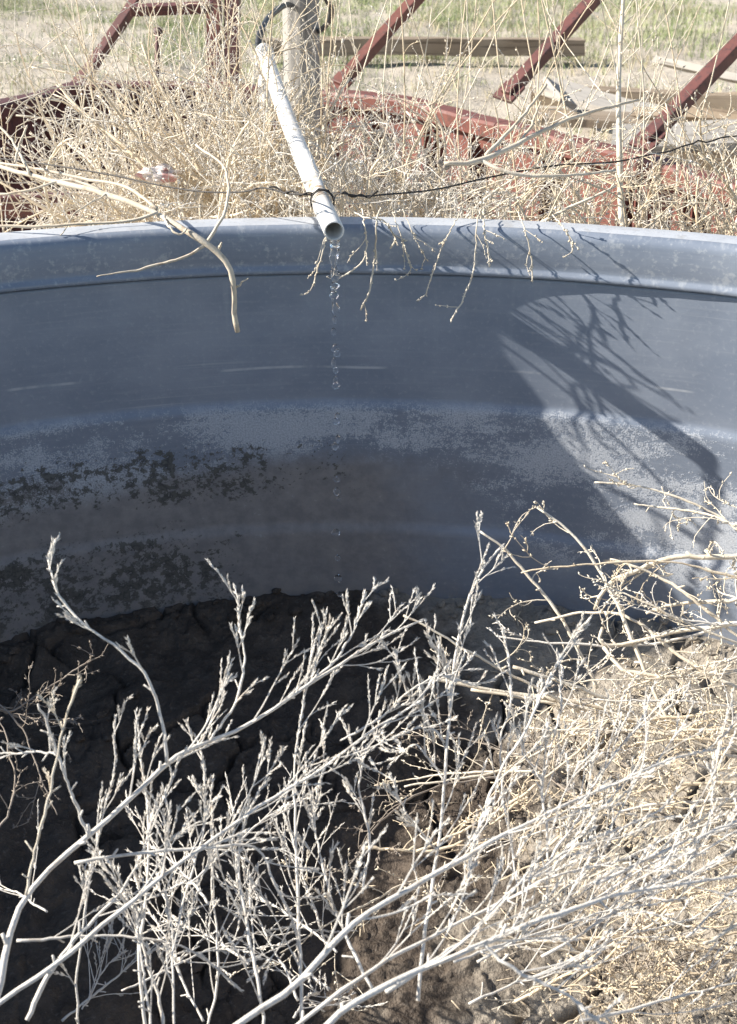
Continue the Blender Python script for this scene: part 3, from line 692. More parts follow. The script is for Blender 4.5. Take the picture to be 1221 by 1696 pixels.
blades(380, (1.4, 3.3), .06, .20, gin, .0016, M_DRYGRASS, 'undergrowth', 'dry grass standing between the tank and the red frame', 7, .05)

# ------------------------------------------------------------------ dead weeds
def keep_out(P, margin=.012):
    """lift weeds growing behind the rim off the tank"""
    r = np.hypot(P[..., 0], P[..., 1])
    back = rng.random(P.shape[:1]+(1,)*(P.ndim-2)) < .86                      # most twigs stay behind the rim, a few lean over it
    lim = 1.275+.06*rng.random(P.shape[:1]+(1,)*(P.ndim-2)); k = np.where(back & (r < lim), lim/np.maximum(r, .2), 1.0)
    P[..., 0] *= k; P[..., 1] *= k; r = np.hypot(P[..., 0], P[..., 1]); inside = (r < 1.30) & (P[..., 2] < .64)
    P[..., 2] = np.where(inside, .630+.03*rng.random(P.shape[:1]+(1,)*(P.ndim-2)), P[..., 2])
    return P
def keep_in(P):
    """keep weeds lying in the tank inside its wall and above the mud"""
    r = np.hypot(P[..., 0], P[..., 1]); k = np.where(r > 1.19, 1.19/np.maximum(r, 1e-6), 1.0)
    low = P[..., 2] < .66
    P[..., 0] = np.where(low, P[..., 0]*k, P[..., 0]); P[..., 1] = np.where(low, P[..., 1]*k, P[..., 1])
    fz = floor_z(P[..., 0], P[..., 1])+.006
    P[..., 2] = np.maximum(P[..., 2], fz); return P

def hand_curve(px, K=26, wig=.0):
    """px: list of (x, y, Z)"""
    c = resample([at(*p) for p in px], K)
    if wig:
        n = np.cumsum(rng.normal(size=c.shape), axis=0)*wig; n -= np.linspace(0, 1, K)[:, None]*n[-1]; c = c+n
    return c

def silver_stem(root, px, r0, r1, n1=9, L1=.13, n2=5, L2=.05, seeds=12, ssize=.0040, mat=M_SILVER, up=.15, name='stem', t0=.12, wig=.0006, ang=.62, tipseeds=True):
    Zm = np.mean([p[2] for p in px]); c = keep_in(hand_curve(px, 30, wig)[None])
    R = np.linspace(r0, r1, 30)[None]*Zm/FPX*.62
    mb = MB(); mb.tubes(c, R*(1+.10*np.convolve(rng.normal(size=34), [.3, .4, .5, .4, .3], 'valid'))[None, :30], 8)
    Pk, Rk = grow(c, R, 6, .011, .9, .2, 4, .1, .05, .9, .8, .7, .02); mb.tubes(Pk, Rk, 5)
    st = mb.build(name, mat, root)
    mb = MB()
    P1, R1 = grow(c, R, max(3, int(n1*.85)), L1*1.1, ang*.85, .35, 12, up, t0, .97, .45, .6, .035, .5, .0006); R1 = np.minimum(R1, .0008)
    P1 = keep_in(P1); mb.tubes(P1, R1, 5)
    P2, R2 = grow(P1, R1, max(2, n2-1), L2*.95, .5, .3, 7, .1, .25, 1.0, .7, .6, .04, .4, .00042)
    P2 = keep_in(P2); mb.tubes(P2, R2, 4, False)
    scales(mb, P2, seeds+6, ssize, .3, .36, .13); scales(mb, P1, seeds*2+14, ssize, .55, .38, .13)
    if tipseeds: scales(mb, c, 110, ssize*1.1, .68, .40, .15)
    mb.build('twig_spray', mat, st, smooth=False, kind='stuff')
    return c, R

# --- silver plant reaching in from the lower left
pl = thing('silver_weed', tuple(at(-40, 1690, .98)*np.array([1, 1, 0])), 'thick silver grey dead weed arching in from the lower left corner', 'dead weed')
silver_stem(pl, [(-30, 1760, .95), (0, 1640, .97), (20, 1550, .99), (45, 1485, 1.0), (95, 1430, 1.02), (150, 1385, 1.03), (215, 1325, 1.05), (290, 1258, 1.07), (340, 1230, 1.09), (400, 1205, 1.1), (470, 1160, 1.12), (540, 1115, 1.14), (600, 1078, 1.16), (660, 1046, 1.18), (705, 1025, 1.19)], 10.5, 2.6, 15, .10, 5, .045, t0=.42)
silver_stem(pl, [(277, 1263, 1.065), (264, 1181, 1.06), (239, 1115, 1.05), (203, 1082, 1.05), (160, 1050, 1.05), (115, 1012, 1.06), (90, 970, 1.06), (80, 925, 1.07), (98, 888, 1.08)], 5, 2.4, 6, .045, 3, .022, t0=.3)
silver_stem(pl, [(147, 1385, 1.03), (120, 1315, 1.02), (94, 1250, 1.01), (63, 1166, 1.0)], 5, 3, 3, .04, 2, .02, 4, t0=.3, tipseeds=False)
silver_stem(pl, [(43, 1486, 1.0), (51, 1435, 1.0), (91, 1258, .99), (119, 1161, .985), (133, 1126, .98)], 4, 3, 4, .03, 2, .02, 4, mat=M_STRAW2, t0=.4, tipseeds=False)
silver_stem(pl, [(94, 1250, 1.01), (40, 1246, 1.02), (-20, 1244, 1.03)], 3, 2.4, 2, .03, 1, .02, 4, tipseeds=False)
silver_stem(pl, [(350, 1228, 1.09), (385, 1170, 1.1), (398, 1110, 1.11), (396, 1050, 1.12), (390, 972, 1.13)], 3.6, 2.2, 7, .05, 3, .02, t0=.25)
silver_stem(pl, [(500, 1140, 1.13), (560, 1090, 1.14), (588, 1040, 1.15), (604, 983, 1.16)], 3.2, 2.2, 6, .045, 3, .02, t0=.2)
silver_stem(pl, [(122, 1430, 1.03), (254, 1407, 1.04), (340, 1400, 1.05), (426, 1399, 1.06), (457, 1461, 1.06), (490, 1530, 1.07), (500, 1600, 1.08)], 5, 2.6, 8, .08, 3, .03, t0=.35)
# --- second plant: long straight stem crossing it
pl = thing('silver_weed', tuple(at(-40, 1700, .9)*np.array([1, 1, 0])), 'long straight silver stem rising diagonally from the bottom left edge', 'dead weed')
silver_stem(pl, [(-60, 1705, .93), (0, 1659, .94), (130, 1560, .96), (274, 1446, .99), (421, 1339, 1.02), (533, 1272, 1.04), (620, 1205, 1.06), (700, 1160, 1.08)], 7, 2.4, 15, .11, 5, .045, t0=.3)
silver_stem(pl, [(45, 1690, 1.0), (70, 1640, 1.01), (120, 1565, 1.02), (200, 1480, 1.04), (240, 1400, 1.06), (262, 1320, 1.08)], 7, 2.4, 8, .09, 4, .04, t0=.3)
silver_stem(pl, [(28, 1558, 1.05), (140, 1553, 1.06), (270, 1562, 1.07), (340, 1590, 1.08), (400, 1640, 1.09)], 4, 2, 7, .08, 3, .03)
# --- upright stems in the lower left and centre
pl = thing('upright_weed', tuple(at(240, 1720, 1.05)*np.array([1, 1, 0])), 'cluster of thin upright grey stems at the bottom, left of centre', 'dead weed')
silver_stem(pl, [(130, 1720, 1.1), (128, 1600, 1.1), (160, 1400, 1.12), (185, 1290, 1.14), (192, 1185, 1.15)], 3.2, 1.8, 8, .06, 3, .025)
silver_stem(pl, [(250, 1760, 1.04), (232, 1620, 1.05), (235, 1540, 1.06), (250, 1440, 1.08), (243, 1330, 1.1), (225, 1180, 1.12)], 5, 2, 9, .07, 3, .025)
silver_stem(pl, [(270, 1700, 1.05), (232, 1540, 1.07), (200, 1470, 1.09), (150, 1410, 1.1)], 4.4, 2, 6, .06, 3, .025)
silver_stem(pl, [(290, 1740, 1.0), (286, 1600, 1.02), (300, 1500, 1.05), (335, 1380, 1.08), (335, 1280, 1.1), (322, 1215, 1.12)], 3.4, 2, 8, .07, 3, .03)
silver_stem(pl, [(330, 1760, 1.12), (360, 1600, 1.14), (350, 1470, 1.16), (352, 1330, 1.18)], 3.2, 1.8, 8, .08, 3, .03)
pl = thing('upright_weed', tuple(at(480, 1720, 1.05)*np.array([1, 1, 0])), 'tall thin grey stems rising at the bottom centre', 'dead weed')
silver_stem(pl, [(440, 1740, 1.0), (428, 1640, 1.02), (396, 1475, 1.05), (395, 1400, 1.07), (412, 1340, 1.08), (445, 1290, 1.1)], 4.6, 2.2, 9, .08, 4, .03)
silver_stem(pl, [(500, 1700, 1.06), (496, 1490, 1.09), (486, 1290, 1.12), (500, 1170, 1.15), (522, 1062, 1.17)], 4.6, 2, 10, .08, 4, .03)
silver_stem(pl, [(252, 1720, 1.0), (230, 1560, 1.03), (233, 1490, 1.04)], 4, 2.5, 4, .05, 3, .02)
silver_stem(pl, [(620, 1640, 1.04), (580, 1560, 1.06), (530, 1440, 1.1), (522, 1340, 1.13), (540, 1260, 1.15)], 4.4, 2, 9, .08, 4, .03)
silver_stem(pl, [(600, 1480, 1.12), (612, 1400, 1.14), (592, 1310, 1.16), (605, 1240, 1.18), (640, 1200, 1.2)], 3.6, 2, 8, .06, 3, .025)
# --- centre plant with the tall seed heads
pl = thing('seedhead_weed', tuple(at(690, 1640, 1.1)*np.array([1, 1, 0])), 'forked silver weed with feathery seed heads in the middle of the tank', 'dead weed')
silver_stem(pl, [(690, 1660, 1.06), (702, 1548, 1.08), (722, 1416, 1.11), (737, 1273, 1.14), (747, 1156, 1.17), (756, 1070, 1.19), (775, 1000, 1.21), (800, 945, 1.22), (832, 903, 1.23)], 5.4, 2.4, 13, .08, 4, .03, t0=.25)
silver_stem(pl, [(737, 1232, 1.15), (712, 1200, 1.15), (691, 1171, 1.15), (668, 1125, 1.15), (654, 1078, 1.15)], 3, 2, 5, .04, 3, .02)
silver_stem(pl, [(722, 1405, 1.11), (690, 1360, 1.1), (660, 1320, 1.1), (647, 1285, 1.1)], 3, 2, 5, .04, 3, .02)
silver_stem(pl, [(745, 1180, 1.17), (735, 1110, 1.17), (720, 1080, 1.17), (708, 1052, 1.17)], 3, 2, 5, .03, 3, .02)
silver_stem(pl, [(735, 1290, 1.14), (700, 1235, 1.15), (675, 1245, 1.16), (658, 1228, 1.17)], 3, 2, 6, .05, 3, .025)
silver_stem(pl, [(560, 1225, 1.14), (600, 1205, 1.14), (660, 1160, 1.14), (720, 1120, 1.14), (790, 1135, 1.15)], 3, 2, 8, .06, 3, .025)
pl = thing('seedhead_weed', tuple(at(860, 1640, 1.1)*np.array([1, 1, 0])), 'slender silver weed with narrow seed spikes right of the centre', 'dead weed')
silver_stem(pl, [(778, 1440, 1.05), (800, 1350, 1.06), (829, 1293, 1.07), (885, 1187, 1.08), (935, 1080, 1.1), (978, 1022, 1.1)], 4, 2.4, 8, .06, 4, .025)
silver_stem(pl, [(860, 1480, 1.12), (839, 1340, 1.14), (834, 1230, 1.16), (848, 1170, 1.17), (836, 1058, 1.18)], 3.6, 2, 9, .06, 3, .025)
silver_stem(pl, [(905, 1500, 1.12), (908, 1380, 1.14), (900, 1300, 1.16), (925, 1180, 1.18), (932, 1105, 1.2)], 3.6, 2, 9, .07, 3, .03)
silver_stem(pl, [(900, 1300, 1.15), (870, 1250, 1.15), (848, 1200, 1.15)], 2.8, 2, 5, .04, 3, .02)
# --- big diagonals across the lower right
pl = thing('silver_weed', tuple(at(380, 1740, .86)*np.array([1, 1, 0])), 'pale stout branch sweeping from bottom centre up to the right', 'dead weed')
silver_stem(pl, [(330, 1740, .86), (400, 1690, .87), (500, 1620, .89), (600, 1517, .92), (752, 1426, .96), (905, 1344, 1.0), (1007, 1299, 1.03), (1120, 1255, 1.06), (1200, 1240, 1.08)], 9, 2.4, 15, .11, 5, .045, t0=.2)
silver_stem(pl, [(430, 1740, .92), (600, 1614, .95), (700, 1560, .98), (800, 1510, 1.0), (920, 1450, 1.03), (1040, 1420, 1.06), (1150, 1360, 1.08)], 6, 2.2, 13, .10, 4, .04, t0=.2)
pl = thing('silver_weed', tuple(at(500, 1760, .85)*np.array([1, 1, 0])), 'forked pale branch lowest in the picture, spreading to the right edge', 'dead weed')
silver_stem(pl, [(480, 1760, .84), (600, 1662, .86), (803, 1568, .9), (956, 1507, .94), (1058, 1477, .97), (1221, 1446, 1.0), (1290, 1430, 1.02)], 8.5, 2.8, 15, .11, 5, .045, t0=.2)
silver_stem(pl, [(803, 1568, .9), (850, 1600, .9), (905, 1634, .9), (997, 1695, .9)], 5.4, 3, 7, .07, 3, .03)
silver_stem(pl, [(640, 1640, .88), (760, 1560, .92), (850, 1470, .96), (960, 1400, 1.0), (1080, 1350, 1.04)], 5, 2, 10, .09, 4, .035)
pl = thing('silver_weed', tuple(at(900, 1760, 1.0)*np.array([1, 1, 0])), 'tangled bleached weed filling the lower right of the tank', 'dead weed')
for k in range(12):
    x0 = rng.uniform(700, 1200); y0 = rng.uniform(1420, 1700); dx = rng.uniform(180, 460); dy = -rng.uniform(60, 330); Z = rng.uniform(1.02, 1.25)
    silver_stem(pl, [(x0, y0, Z-.03), (x0+dx*.35, y0+dy*.3-15, Z), (x0+dx*.7, y0+dy*.72-10, Z+.03), (x0+dx, y0+dy, Z+.06)], rng.uniform(3, 5), 1.8, 11, .10, 4, .035, mat=M_SILVER if k % 3 else M_STRAW2)
pl = thing('fallen_weed', tuple(at(350, 1560, 1.3)*np.array([1, 1, 0])), 'low tangle of grey twigs lying in the shade at lower left', 'dead weed')
for k in range(13):
    x0 = rng.uniform(20, 560); y0 = rng.uniform(1430, 1720); dx = rng.uniform(-160, 300); dy = -rng.uniform(40, 240); Z = rng.uniform(1.25, 1.42)
    silver_stem(pl, [(x0, y0, Z-.03), (x0+dx*.35, y0+dy*.3-15, Z), (x0+dx*.7, y0+dy*.72-10, Z+.03), (x0+dx, y0+dy, Z+.06)], rng.uniform(2.6, 4), 1.6, 10, .10, 3, .035)

# --- tan tumbleweed against the right of the wall
def straw_stem(root, px, r0, r1, n1=7, L1=.16, n2=4, L2=.07, mat=M_STRAW, name='branch', curl=1.1, t0=.1, ang=.8, up=.0, keep=keep_in, seeds=3, twigs=True):
    Zm = np.mean([p[2] for p in px]); c = keep(hand_curve(px, 30, .0007)[None]); R = np.linspace(r0, r1, 30)[None]*Zm/FPX*.64
    mb = MB(); mb.tubes(c, R*(1+.12*np.convolve(rng.normal(size=34), [.3, .4, .5, .4, .3], 'valid'))[None, :30], 8); Pk, Rk = grow(c, R, 5, .012, .9, .2, 4, .0, .05, .95, .8, .7, .02); mb.tubes(Pk, Rk, 5); st = mb.build(name, mat, root)
    if not twigs: return c, R
    mb = MB(); P1, R1 = grow(c, R, n1, L1, ang, curl, 12, up, t0, .97, .45, .5, .12); P1 = keep(P1); mb.tubes(P1, R1, 5)
    P2, R2 = grow(P1, R1, n2, L2, .8, 1.0, 7, 0, .2, 1.0, .65, .6, .14); P2 = keep(P2); mb.tubes(P2, R2, 4, False)
    if seeds: scales(mb, P2, seeds, .0045, .3, .8); scales(mb, P1, seeds*2, .0045, .3, .9)
    mb.build('twig_spray', mat, st, smooth=True, kind='stuff'); return c, R
pl = thing('tumbleweed', tuple(at(1240, 1215, 1.55)*np.array([1, 1, 0])), 'tan tumbleweed with thick curved branches against the right side of the wall', 'tumbleweed')
for px, r0, r1 in [
    ([(1290, 1225, 1.5), (1221, 1215, 1.5), (1100, 1195, 1.5), (960, 1162, 1.5), (840, 1146, 1.5), (710, 1122, 1.5)], 11, 5),
    ([(1300, 1240, 1.46), (1200, 1222, 1.47), (1090, 1205, 1.48), (960, 1175, 1.48), (780, 1142, 1.49)], 9, 4),
    ([(1130, 1240, 1.52), (1110, 1200, 1.53), (1075, 1130, 1.54), (1020, 1000, 1.56), (960, 900, 1.57), (890, 840, 1.58)], 6.5, 4),
    ([(990, 1140, 1.6), (960, 1080, 1.6), (920, 1010, 1.6), (850, 925, 1.6), (795, 880, 1.6)], 6, 3.5),
    ([(1300, 905, 1.6), (1221, 920, 1.6), (1120, 925, 1.61), (1040, 950, 1.62), (1000, 980, 1.63), (985, 1010, 1.64)], 8, 6),
    ([(1290, 950, 1.52), (1221, 885, 1.53), (1170, 850, 1.54), (1080, 812, 1.55), (985, 799, 1.56)], 4.5, 2.5),
    ([(1290, 840, 1.5), (1221, 870, 1.5), (1180, 858, 1.52), (1110, 845, 1.54), (1050, 834, 1.55)], 4, 2.5),
    ([(1300, 985, 1.56), (1221, 990, 1.58), (1110, 1003, 1.6), (1070, 1016, 1.61)], 7, 4),
    ([(1300, 1030, 1.5), (1221, 1034, 1.52), (1130, 1045, 1.54), (1020, 1070, 1.55), (993, 1062, 1.55), (998, 1040, 1.56)], 7, 5),
    ([(1000, 1072, 1.55), (1035, 1105, 1.54), (1110, 1116, 1.53), (1221, 1110, 1.52)], 6, 5),
    ([(885, 1032, 1.6), (960, 1015, 1.59), (1040, 1022, 1.57), (1120, 1080, 1.55), (1221, 1140, 1.53)], 4, 6),
    ([(850, 1106, 1.45), (930, 1130, 1.45), (1010, 1160, 1.46), (1090, 1200, 1.47)], 5, 5),
    ([(668, 1020, 1.45), (760, 1070, 1.45), (860, 1130, 1.46), (960, 1180, 1.47)], 3.5, 5),
    ([(670, 1305, 1.42), (800, 1285, 1.42), (900, 1240, 1.44), (990, 1185, 1.46)], 3, 5),
    ([(1010, 925, 1.58), (1100, 960, 1.57), (1180, 1020, 1.56), (1260, 1090, 1.55)], 4, 5)]:
    straw_stem(pl, px, r0*.9, r1*.9, 4, .085, 3, .045, M_STRAW2, curl=1.2)
for q in range(18):                                            # long pale stems sweeping in from the right edge
    ya = rng.uniform(930, 1420); dx = rng.uniform(230, 520); dy = rng.uniform(-130, 90); Z = np.interp(ya, [930, 1420], [1.57, 1.38])+rng.uniform(-.05, .02); bw = rng.uniform(-35, 35)
    straw_stem(pl, [(1310, ya, Z), (1310-dx*.4, ya+dy*.4+bw, Z), (1310-dx*.75, ya+dy*.75+bw*.7, Z), (1310-dx, ya+dy, Z+.01)], rng.uniform(3.4, 5.5), 2.0, 4, .11, 3, .05, (M_STRAW2, M_SILVER, M_STRAW)[q % 3], curl=.6, ang=.5)
pl = thing('tumbleweed', tuple(at(1180, 1500, 1.4)*np.array([1, 1, 0])), 'straw coloured stalks lying on the dry mud at lower right', 'tumbleweed')
for px in [[(930, 1650, 1.3), (1040, 1560, 1.3), (1110, 1500, 1.31), (1150, 1380, 1.33), (1200, 1250, 1.35)], [(850, 1660, 1.32), (960, 1600, 1.32), (1090, 1510, 1.32), (1230, 1430, 1.34)],
           [(1000, 1640, 1.34), (1080, 1620, 1.34), (1160, 1590, 1.34), (1260, 1540, 1.34)], [(900, 1410, 1.38), (1000, 1340, 1.38), (1100, 1290, 1.4), (1250, 1180, 1.42)],
           [(690, 1410, 1.4), (830, 1340, 1.4), (940, 1260, 1.41), (1010, 1190, 1.43)], [(600, 1405, 1.4), (720, 1408, 1.4), (810, 1370, 1.4), (880, 1310, 1.42)], [(870, 1560, 1.36), (1000, 1550, 1.36), (1100, 1560, 1.36), (1260, 1600, 1.36)]]:
    straw_stem(pl, px, 4.5, 2.8, 7, .11, 3, .05, M_STRAW, curl=1.0)
# fine straw tangle lying over the dry mud
pl = thing('straw_tangle', tuple(at(1050, 1450, 1.4)*np.array([1, 1, 0])), 'fine straw coloured tangle covering the dry mud at lower right', 'dead weed')
for q in range(25):
    x0 = rng.uniform(760, 1280); y0 = rng.uniform(1230, 1640); a = rng.uniform(-.7, .5)+(math.pi if rng.random() < .3 else 0); Lp = rng.uniform(180, 420)
    Zf = lambda x, y: (onz(x, y, .0)-CAM)@FW
    h0, h1 = rng.uniform(.03, .10), rng.uniform(.02, .14); bow = rng.uniform(-50, 50)
    px = [(x0+Lp*math.cos(a)*t-bow*math.sin(a)*4*t*(1-t), y0+Lp*math.sin(a)*t+bow*math.cos(a)*4*t*(1-t)) for t in (0, .33, .66, 1)]
    straw_stem(pl, [(x, y, Zf(x, y)-(h0+(h1-h0)*t)*1.3) for (x, y), t in zip(px, (0, .33, .66, 1))], rng.uniform(2.0, 4.2), 1.6, 7, .13, 3, .06, (M_STRAW, M_STRAW2, M_STRAW, M_OLD)[q % 4], curl=.8, ang=.6, seeds=4)
# chopped straw and bark bits on the mud
n = 2600; a = rng.uniform(-1.0, 1.0, n); r = np.sqrt(rng.uniform(.02, 1.4, n)); X0 = rng.uniform(-.75, .8, n); Y0 = rng.uniform(.2, 1.19, n)
ok = (np.hypot(X0, Y0) < 1.19) & (rng.random(n) < 0.0+1.0*sstep(X0+.35*vnoise(X0*5+9, Y0*5+9, 130), .12, .5)); X0, Y0 = X0[ok], Y0[ok]; n = len(X0)
th = rng.uniform(0, 6.283, n); Ls = rng.uniform(.005, .030, n)
t = np.linspace(-.5, .5, 4)[None]; XX = X0[:, None]+np.cos(th)[:, None]*Ls[:, None]*t; YY = Y0[:, None]+np.sin(th)[:, None]*Ls[:, None]*t
ZZ = floor_z(XX, YY).mean(1, keepdims=True)+.003+.006*rng.random((n, 1))+t*.25*Ls[:, None]*rng.normal(size=(n, 1))
mb = MB(); mb.tubes(np.stack([XX, YY, ZZ+.0*t], -1), rng.uniform(.0004, .0012, (n, 1)), 4); o = mb.build('straw_litter', M_STRAW, kind='stuff'); tag(o, 'short bits of straw and bark littering the mud', 'litter')
# thin brown stems at the shaded far left
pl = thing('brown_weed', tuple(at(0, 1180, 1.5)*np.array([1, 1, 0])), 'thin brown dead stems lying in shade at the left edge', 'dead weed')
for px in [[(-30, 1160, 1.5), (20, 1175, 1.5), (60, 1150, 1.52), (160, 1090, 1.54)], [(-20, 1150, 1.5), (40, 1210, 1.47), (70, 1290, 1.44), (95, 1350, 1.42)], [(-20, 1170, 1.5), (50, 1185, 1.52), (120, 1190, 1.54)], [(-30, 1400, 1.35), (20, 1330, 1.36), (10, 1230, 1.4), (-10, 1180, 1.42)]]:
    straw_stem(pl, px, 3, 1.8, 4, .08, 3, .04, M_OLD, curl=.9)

# --- drift branch hanging over the rim at left
br = thing('hanging_branch', tuple(at(250, 345, 1.82)), 'bleached crooked branch draped over the rim at left, tip hanging down', 'branch')
def limb(px, radii, name, parent, mat=M_BARK, sides=9, K=44, wig=.0006):
    c = hand_curve(px, K, wig); Zm = np.array([p[2] for p in px]); R = np.interp(np.linspace(0, 1, K), np.linspace(0, 1, len(radii)), radii)*Zm.mean()/FPX*.72
    m = MB(); m.tubes(c, R*(1+.07*rng.normal(size=K)), sides); return m.build(name, mat, parent)
limb([(-90, 250, 1.98), (-20, 268, 1.94), (60, 290, 1.9), (170, 318, 1.85), (250, 345, 1.81), (320, 385, 1.785), (360, 412, 1.785), (382, 440, 1.79), (389, 480, 1.8), (388, 520, 1.81), (394, 550, 1.82)], [4.5, 5, 5.5, 6.5, 6.5, 7, 7, 6], 'limb', br)
for px, r in [([(343, 405, 1.785), (300, 428, 1.78), (240, 443, 1.78), (160, 458, 1.77)], [3.6, 3, 1.2]),
              ([(-60, 368, 1.83), (0, 371, 1.81), (130, 371, 1.8), (215, 366, 1.8), (262, 352, 1.8)], [3.5, 3.5, 3.2]),
              ([(343, 402, 1.785), (362, 375, 1.79), (377, 345, 1.8), (381, 300, 1.82), (370, 270, 1.84), (325, 240, 1.88)], [4, 3.4, 2.6]),
              ([(272, 358, 1.8), (282, 378, 1.78), (300, 388, 1.775), (310, 378, 1.78)], [3.2, 2.8, 2]),
              ([(388, 474, 1.8), (398, 470, 1.795), (411, 461, 1.79)], [3, 2.4, 1.2]),
              ([(362, 414, 1.785), (367, 402, 1.78)], [4, 2]),
              ([(-60, 262, 1.98), (60, 281, 1.93), (150, 300, 1.9), (210, 312, 1.87), (260, 345, 1.82)], [3, 3.4, 4]),
              ([(-60, 330, 1.9), (40, 317, 1.88), (110, 300, 1.88), (170, 316, 1.86)], [3, 3, 3.5]),
              ([(50, 290, 1.9), (30, 245, 1.92), (0, 208, 1.94), (-30, 180, 1.96)], [3.2, 3, 2.6]),
              ([(10, 205, 1.94), (50, 165, 1.96), (90, 148, 1.98), (140, 143, 2.0)], [2, 1.8, 1.5]),
              ([(25, 270, 1.9), (34, 235, 1.9), (45, 208, 1.9)], [2.8, 2.6, 2.2]),
              ([(175, 322, 1.84), (130, 350, 1.83), (100, 390, 1.80)], [2, 1.8, 1.2])]:
    limb(px, r, 'side_branch', br, M_BARK, 7, 24)

# --- forked stick resting in the weeds at right of centre
fk = thing('forked_stick', tuple(at(790, 262, 1.95)), 'pale forked stick resting on the weeds right of the pipe', 'branch')
limb([(735, 270, 1.87), (790, 264, 1.88), (850, 238, 1.90), (920, 205, 1.93), (1000, 180, 1.96), (1058, 166, 2.0)], [5, 6.5, 5.5, 4.5, 4, 3], 'limb', fk)
limb([(805, 258, 1.885), (840, 220, 1.90), (875, 180, 1.92), (905, 140, 1.95)], [5, 4, 3], 'side_branch', fk, sides=7, K=24)
limb([(862, 232, 1.905), (880, 205, 1.92), (896, 168, 1.94)], [3.5, 3, 2], 'side_branch', fk, sides=7, K=20)
limb([(795, 262, 1.88), (830, 280, 1.87), (880, 290, 1.87), (960, 289, 1.88), (1020, 282, 1.9)], [5, 4, 2.5], 'side_branch', fk, sides=7, K=24)
limb([(720, 262, 1.87), (738, 270, 1.87), (760, 270, 1.875)], [5, 6.5, 6], 'root_stub', fk, M_OLD, 9, 16, .002)

# --- tall straight stem at right
ts = thing('tall_stalk', tuple(onz(1035, 330, .1)), 'tall straight straw stalk with side branches rising at right', 'stalk')
c = resample([at(1042, 420, 2.1), at(1030, 360, 2.1), at(1026, 250, 2.1), at(1025, 130, 2.12), at(1032, 0, 2.15), at(1036, -90, 2.17)], 40)[None]; R = np.linspace(5.5, 3, 40)[None]*2.1/FPX
mb = MB(); mb.tubes(c, R, 8); st = mb.build('stem', M_STRAW2, ts)
mb = MB(); P1, R1 = grow(c, R*.8, 15, .30, .8, .3, 14, .1, .2, .97, .35, .35, .04, .3); mb.tubes(P1, R1, 5); P2, R2 = grow(P1, R1, 2, .12, .6, .4, 8, .1, .2, 1, .6, .5, .06); mb.tubes(P2, R2, 4, False); scales(mb, P2, 4, .005, .4, .7)
mb.build('twig_spray', M_STRAW2, st, kind='stuff')

# --- tumbleweeds heaped behind the rim
def tumble(label, px, py, y, rad, flat, nb, mat, up=.2, n1=7, n2=5, L2=.5, rbase=.0042, dirbias=(0, 0, 0), curl=1.1, tall=0, zlo=None, cat='tumbleweed', seeds=2):
    c0 = ony(px, py, y); root = c0.copy(); root[2] = max(GZ, root[2]-rad*.9) if zlo is None else zlo
    pl = thing('tumbleweed', (float(root[0]), float(root[1]), GZ), label, cat, 'dead weeds heaped behind the rim')
    d = rng.normal(size=(nb, 3)); d[:, 2] = np.abs(d[:, 2])*.9+up; d = nrm(d+np.array(dirbias))*np.array([1, .75, flat])
    K = 14; P = np.empty((nb, K, 3)); P[:, 0] = root+rng.normal(size=(nb, 3))*rad*.25*np.array([1, .7, .15]); dd = nrm(d); axx = nrm(rng.normal(size=(nb, 3)))*curl
    Ls = rad*(1.1+.9*rng.random(nb)); stp = (Ls/(K-1))[:, None]
    for k in range(1, K):
        dd = nrm(dd+np.cross(axx, dd)/(K-1)+rng.normal(size=dd.shape)*.08); P[:, k] = P[:, k-1]+dd*stp
    P = keep_out(P); R = rbase*(.7+.6*rng.random((nb, 1)))*np.linspace(1, .35, K)
    for q in range(nb):
        m = MB(); m.tubes(P[q:q+1], R[q:q+1], 7); m.build('branch', mat, pl)
    m = MB(); P1, R1 = grow(P, R, n1, rad*.95, .85, 1.1, 11, .06, .12, .98, .55, .45, .06, .3, .0011); P1 = keep_out(P1); m.tubes(P1, R1, 4)
    P2, R2 = grow(P1, R1, max(2, n2-2), rad*L2*1.0, .8, .9, 8, .04, .15, 1, .7, .5, .06, .3, .0007); P2 = keep_out(P2)
    m2 = MB(); m2.tubes(P2, R2, 4, False); scales(m2, P2, seeds+1, .006, .4, .8, .28); m2.build('fine_twig_tangle', {M_STRAW: M_STRAW2, M_STRAW2: M_SILVER}[mat], pl, kind='stuff')
    if tall:
        b = np.tile(root, (tall, 1))+rng.normal(size=(tall, 3))*np.array([rad*.8, rad*.4, 0]); T = np.empty((tall, 16, 3)); T[:, 0] = b
        dd = nrm(np.stack([rng.normal(size=tall)*.22, rng.normal(size=tall)*.2, np.ones(tall)], -1)); axx = rng.normal(size=(tall, 3))*.4; Lt = .55+.75*rng.random(tall)
        for k in range(1, 16):
            dd = nrm(dd+np.cross(axx, dd)/15+rng.normal(size=dd.shape)*.05); T[:, k] = T[:, k-1]+dd*(Lt/15)[:, None]
        T = keep_out(T); RT2 = .0015*np.linspace(1, .45, 16)*np.ones((tall, 1)); m.tubes(T, RT2, 4, False)
        T2, R3 = grow(T, RT2, 5, .16, .6, .6, 9, .15, .35, 1, .7, .5, .1); m.tubes(T2, R3, 4, False); scales(m, T2, 3, .005, .5, .7)
    m.build('twig_tangle', mat, pl, kind='stuff')
    return pl
tumble('large dense tumbleweed heaped left of the white pipe', 320, 240, 2.0, .34, 1.3, 36, M_STRAW2, .3, 8, 6, .5, curl=2.2, tall=24)
tumble('tumbleweed crowding around the upper end of the white pipe', 425, 215, 1.72, .24, 1.0, 20, M_STRAW, .35, 6, 5, tall=10)
tumble('curled straw tumbleweed nested low in front of the large one', 300, 285, 1.75, .22, .9, 22, M_STRAW2, .2, 7, 6, .55, curl=2.6)
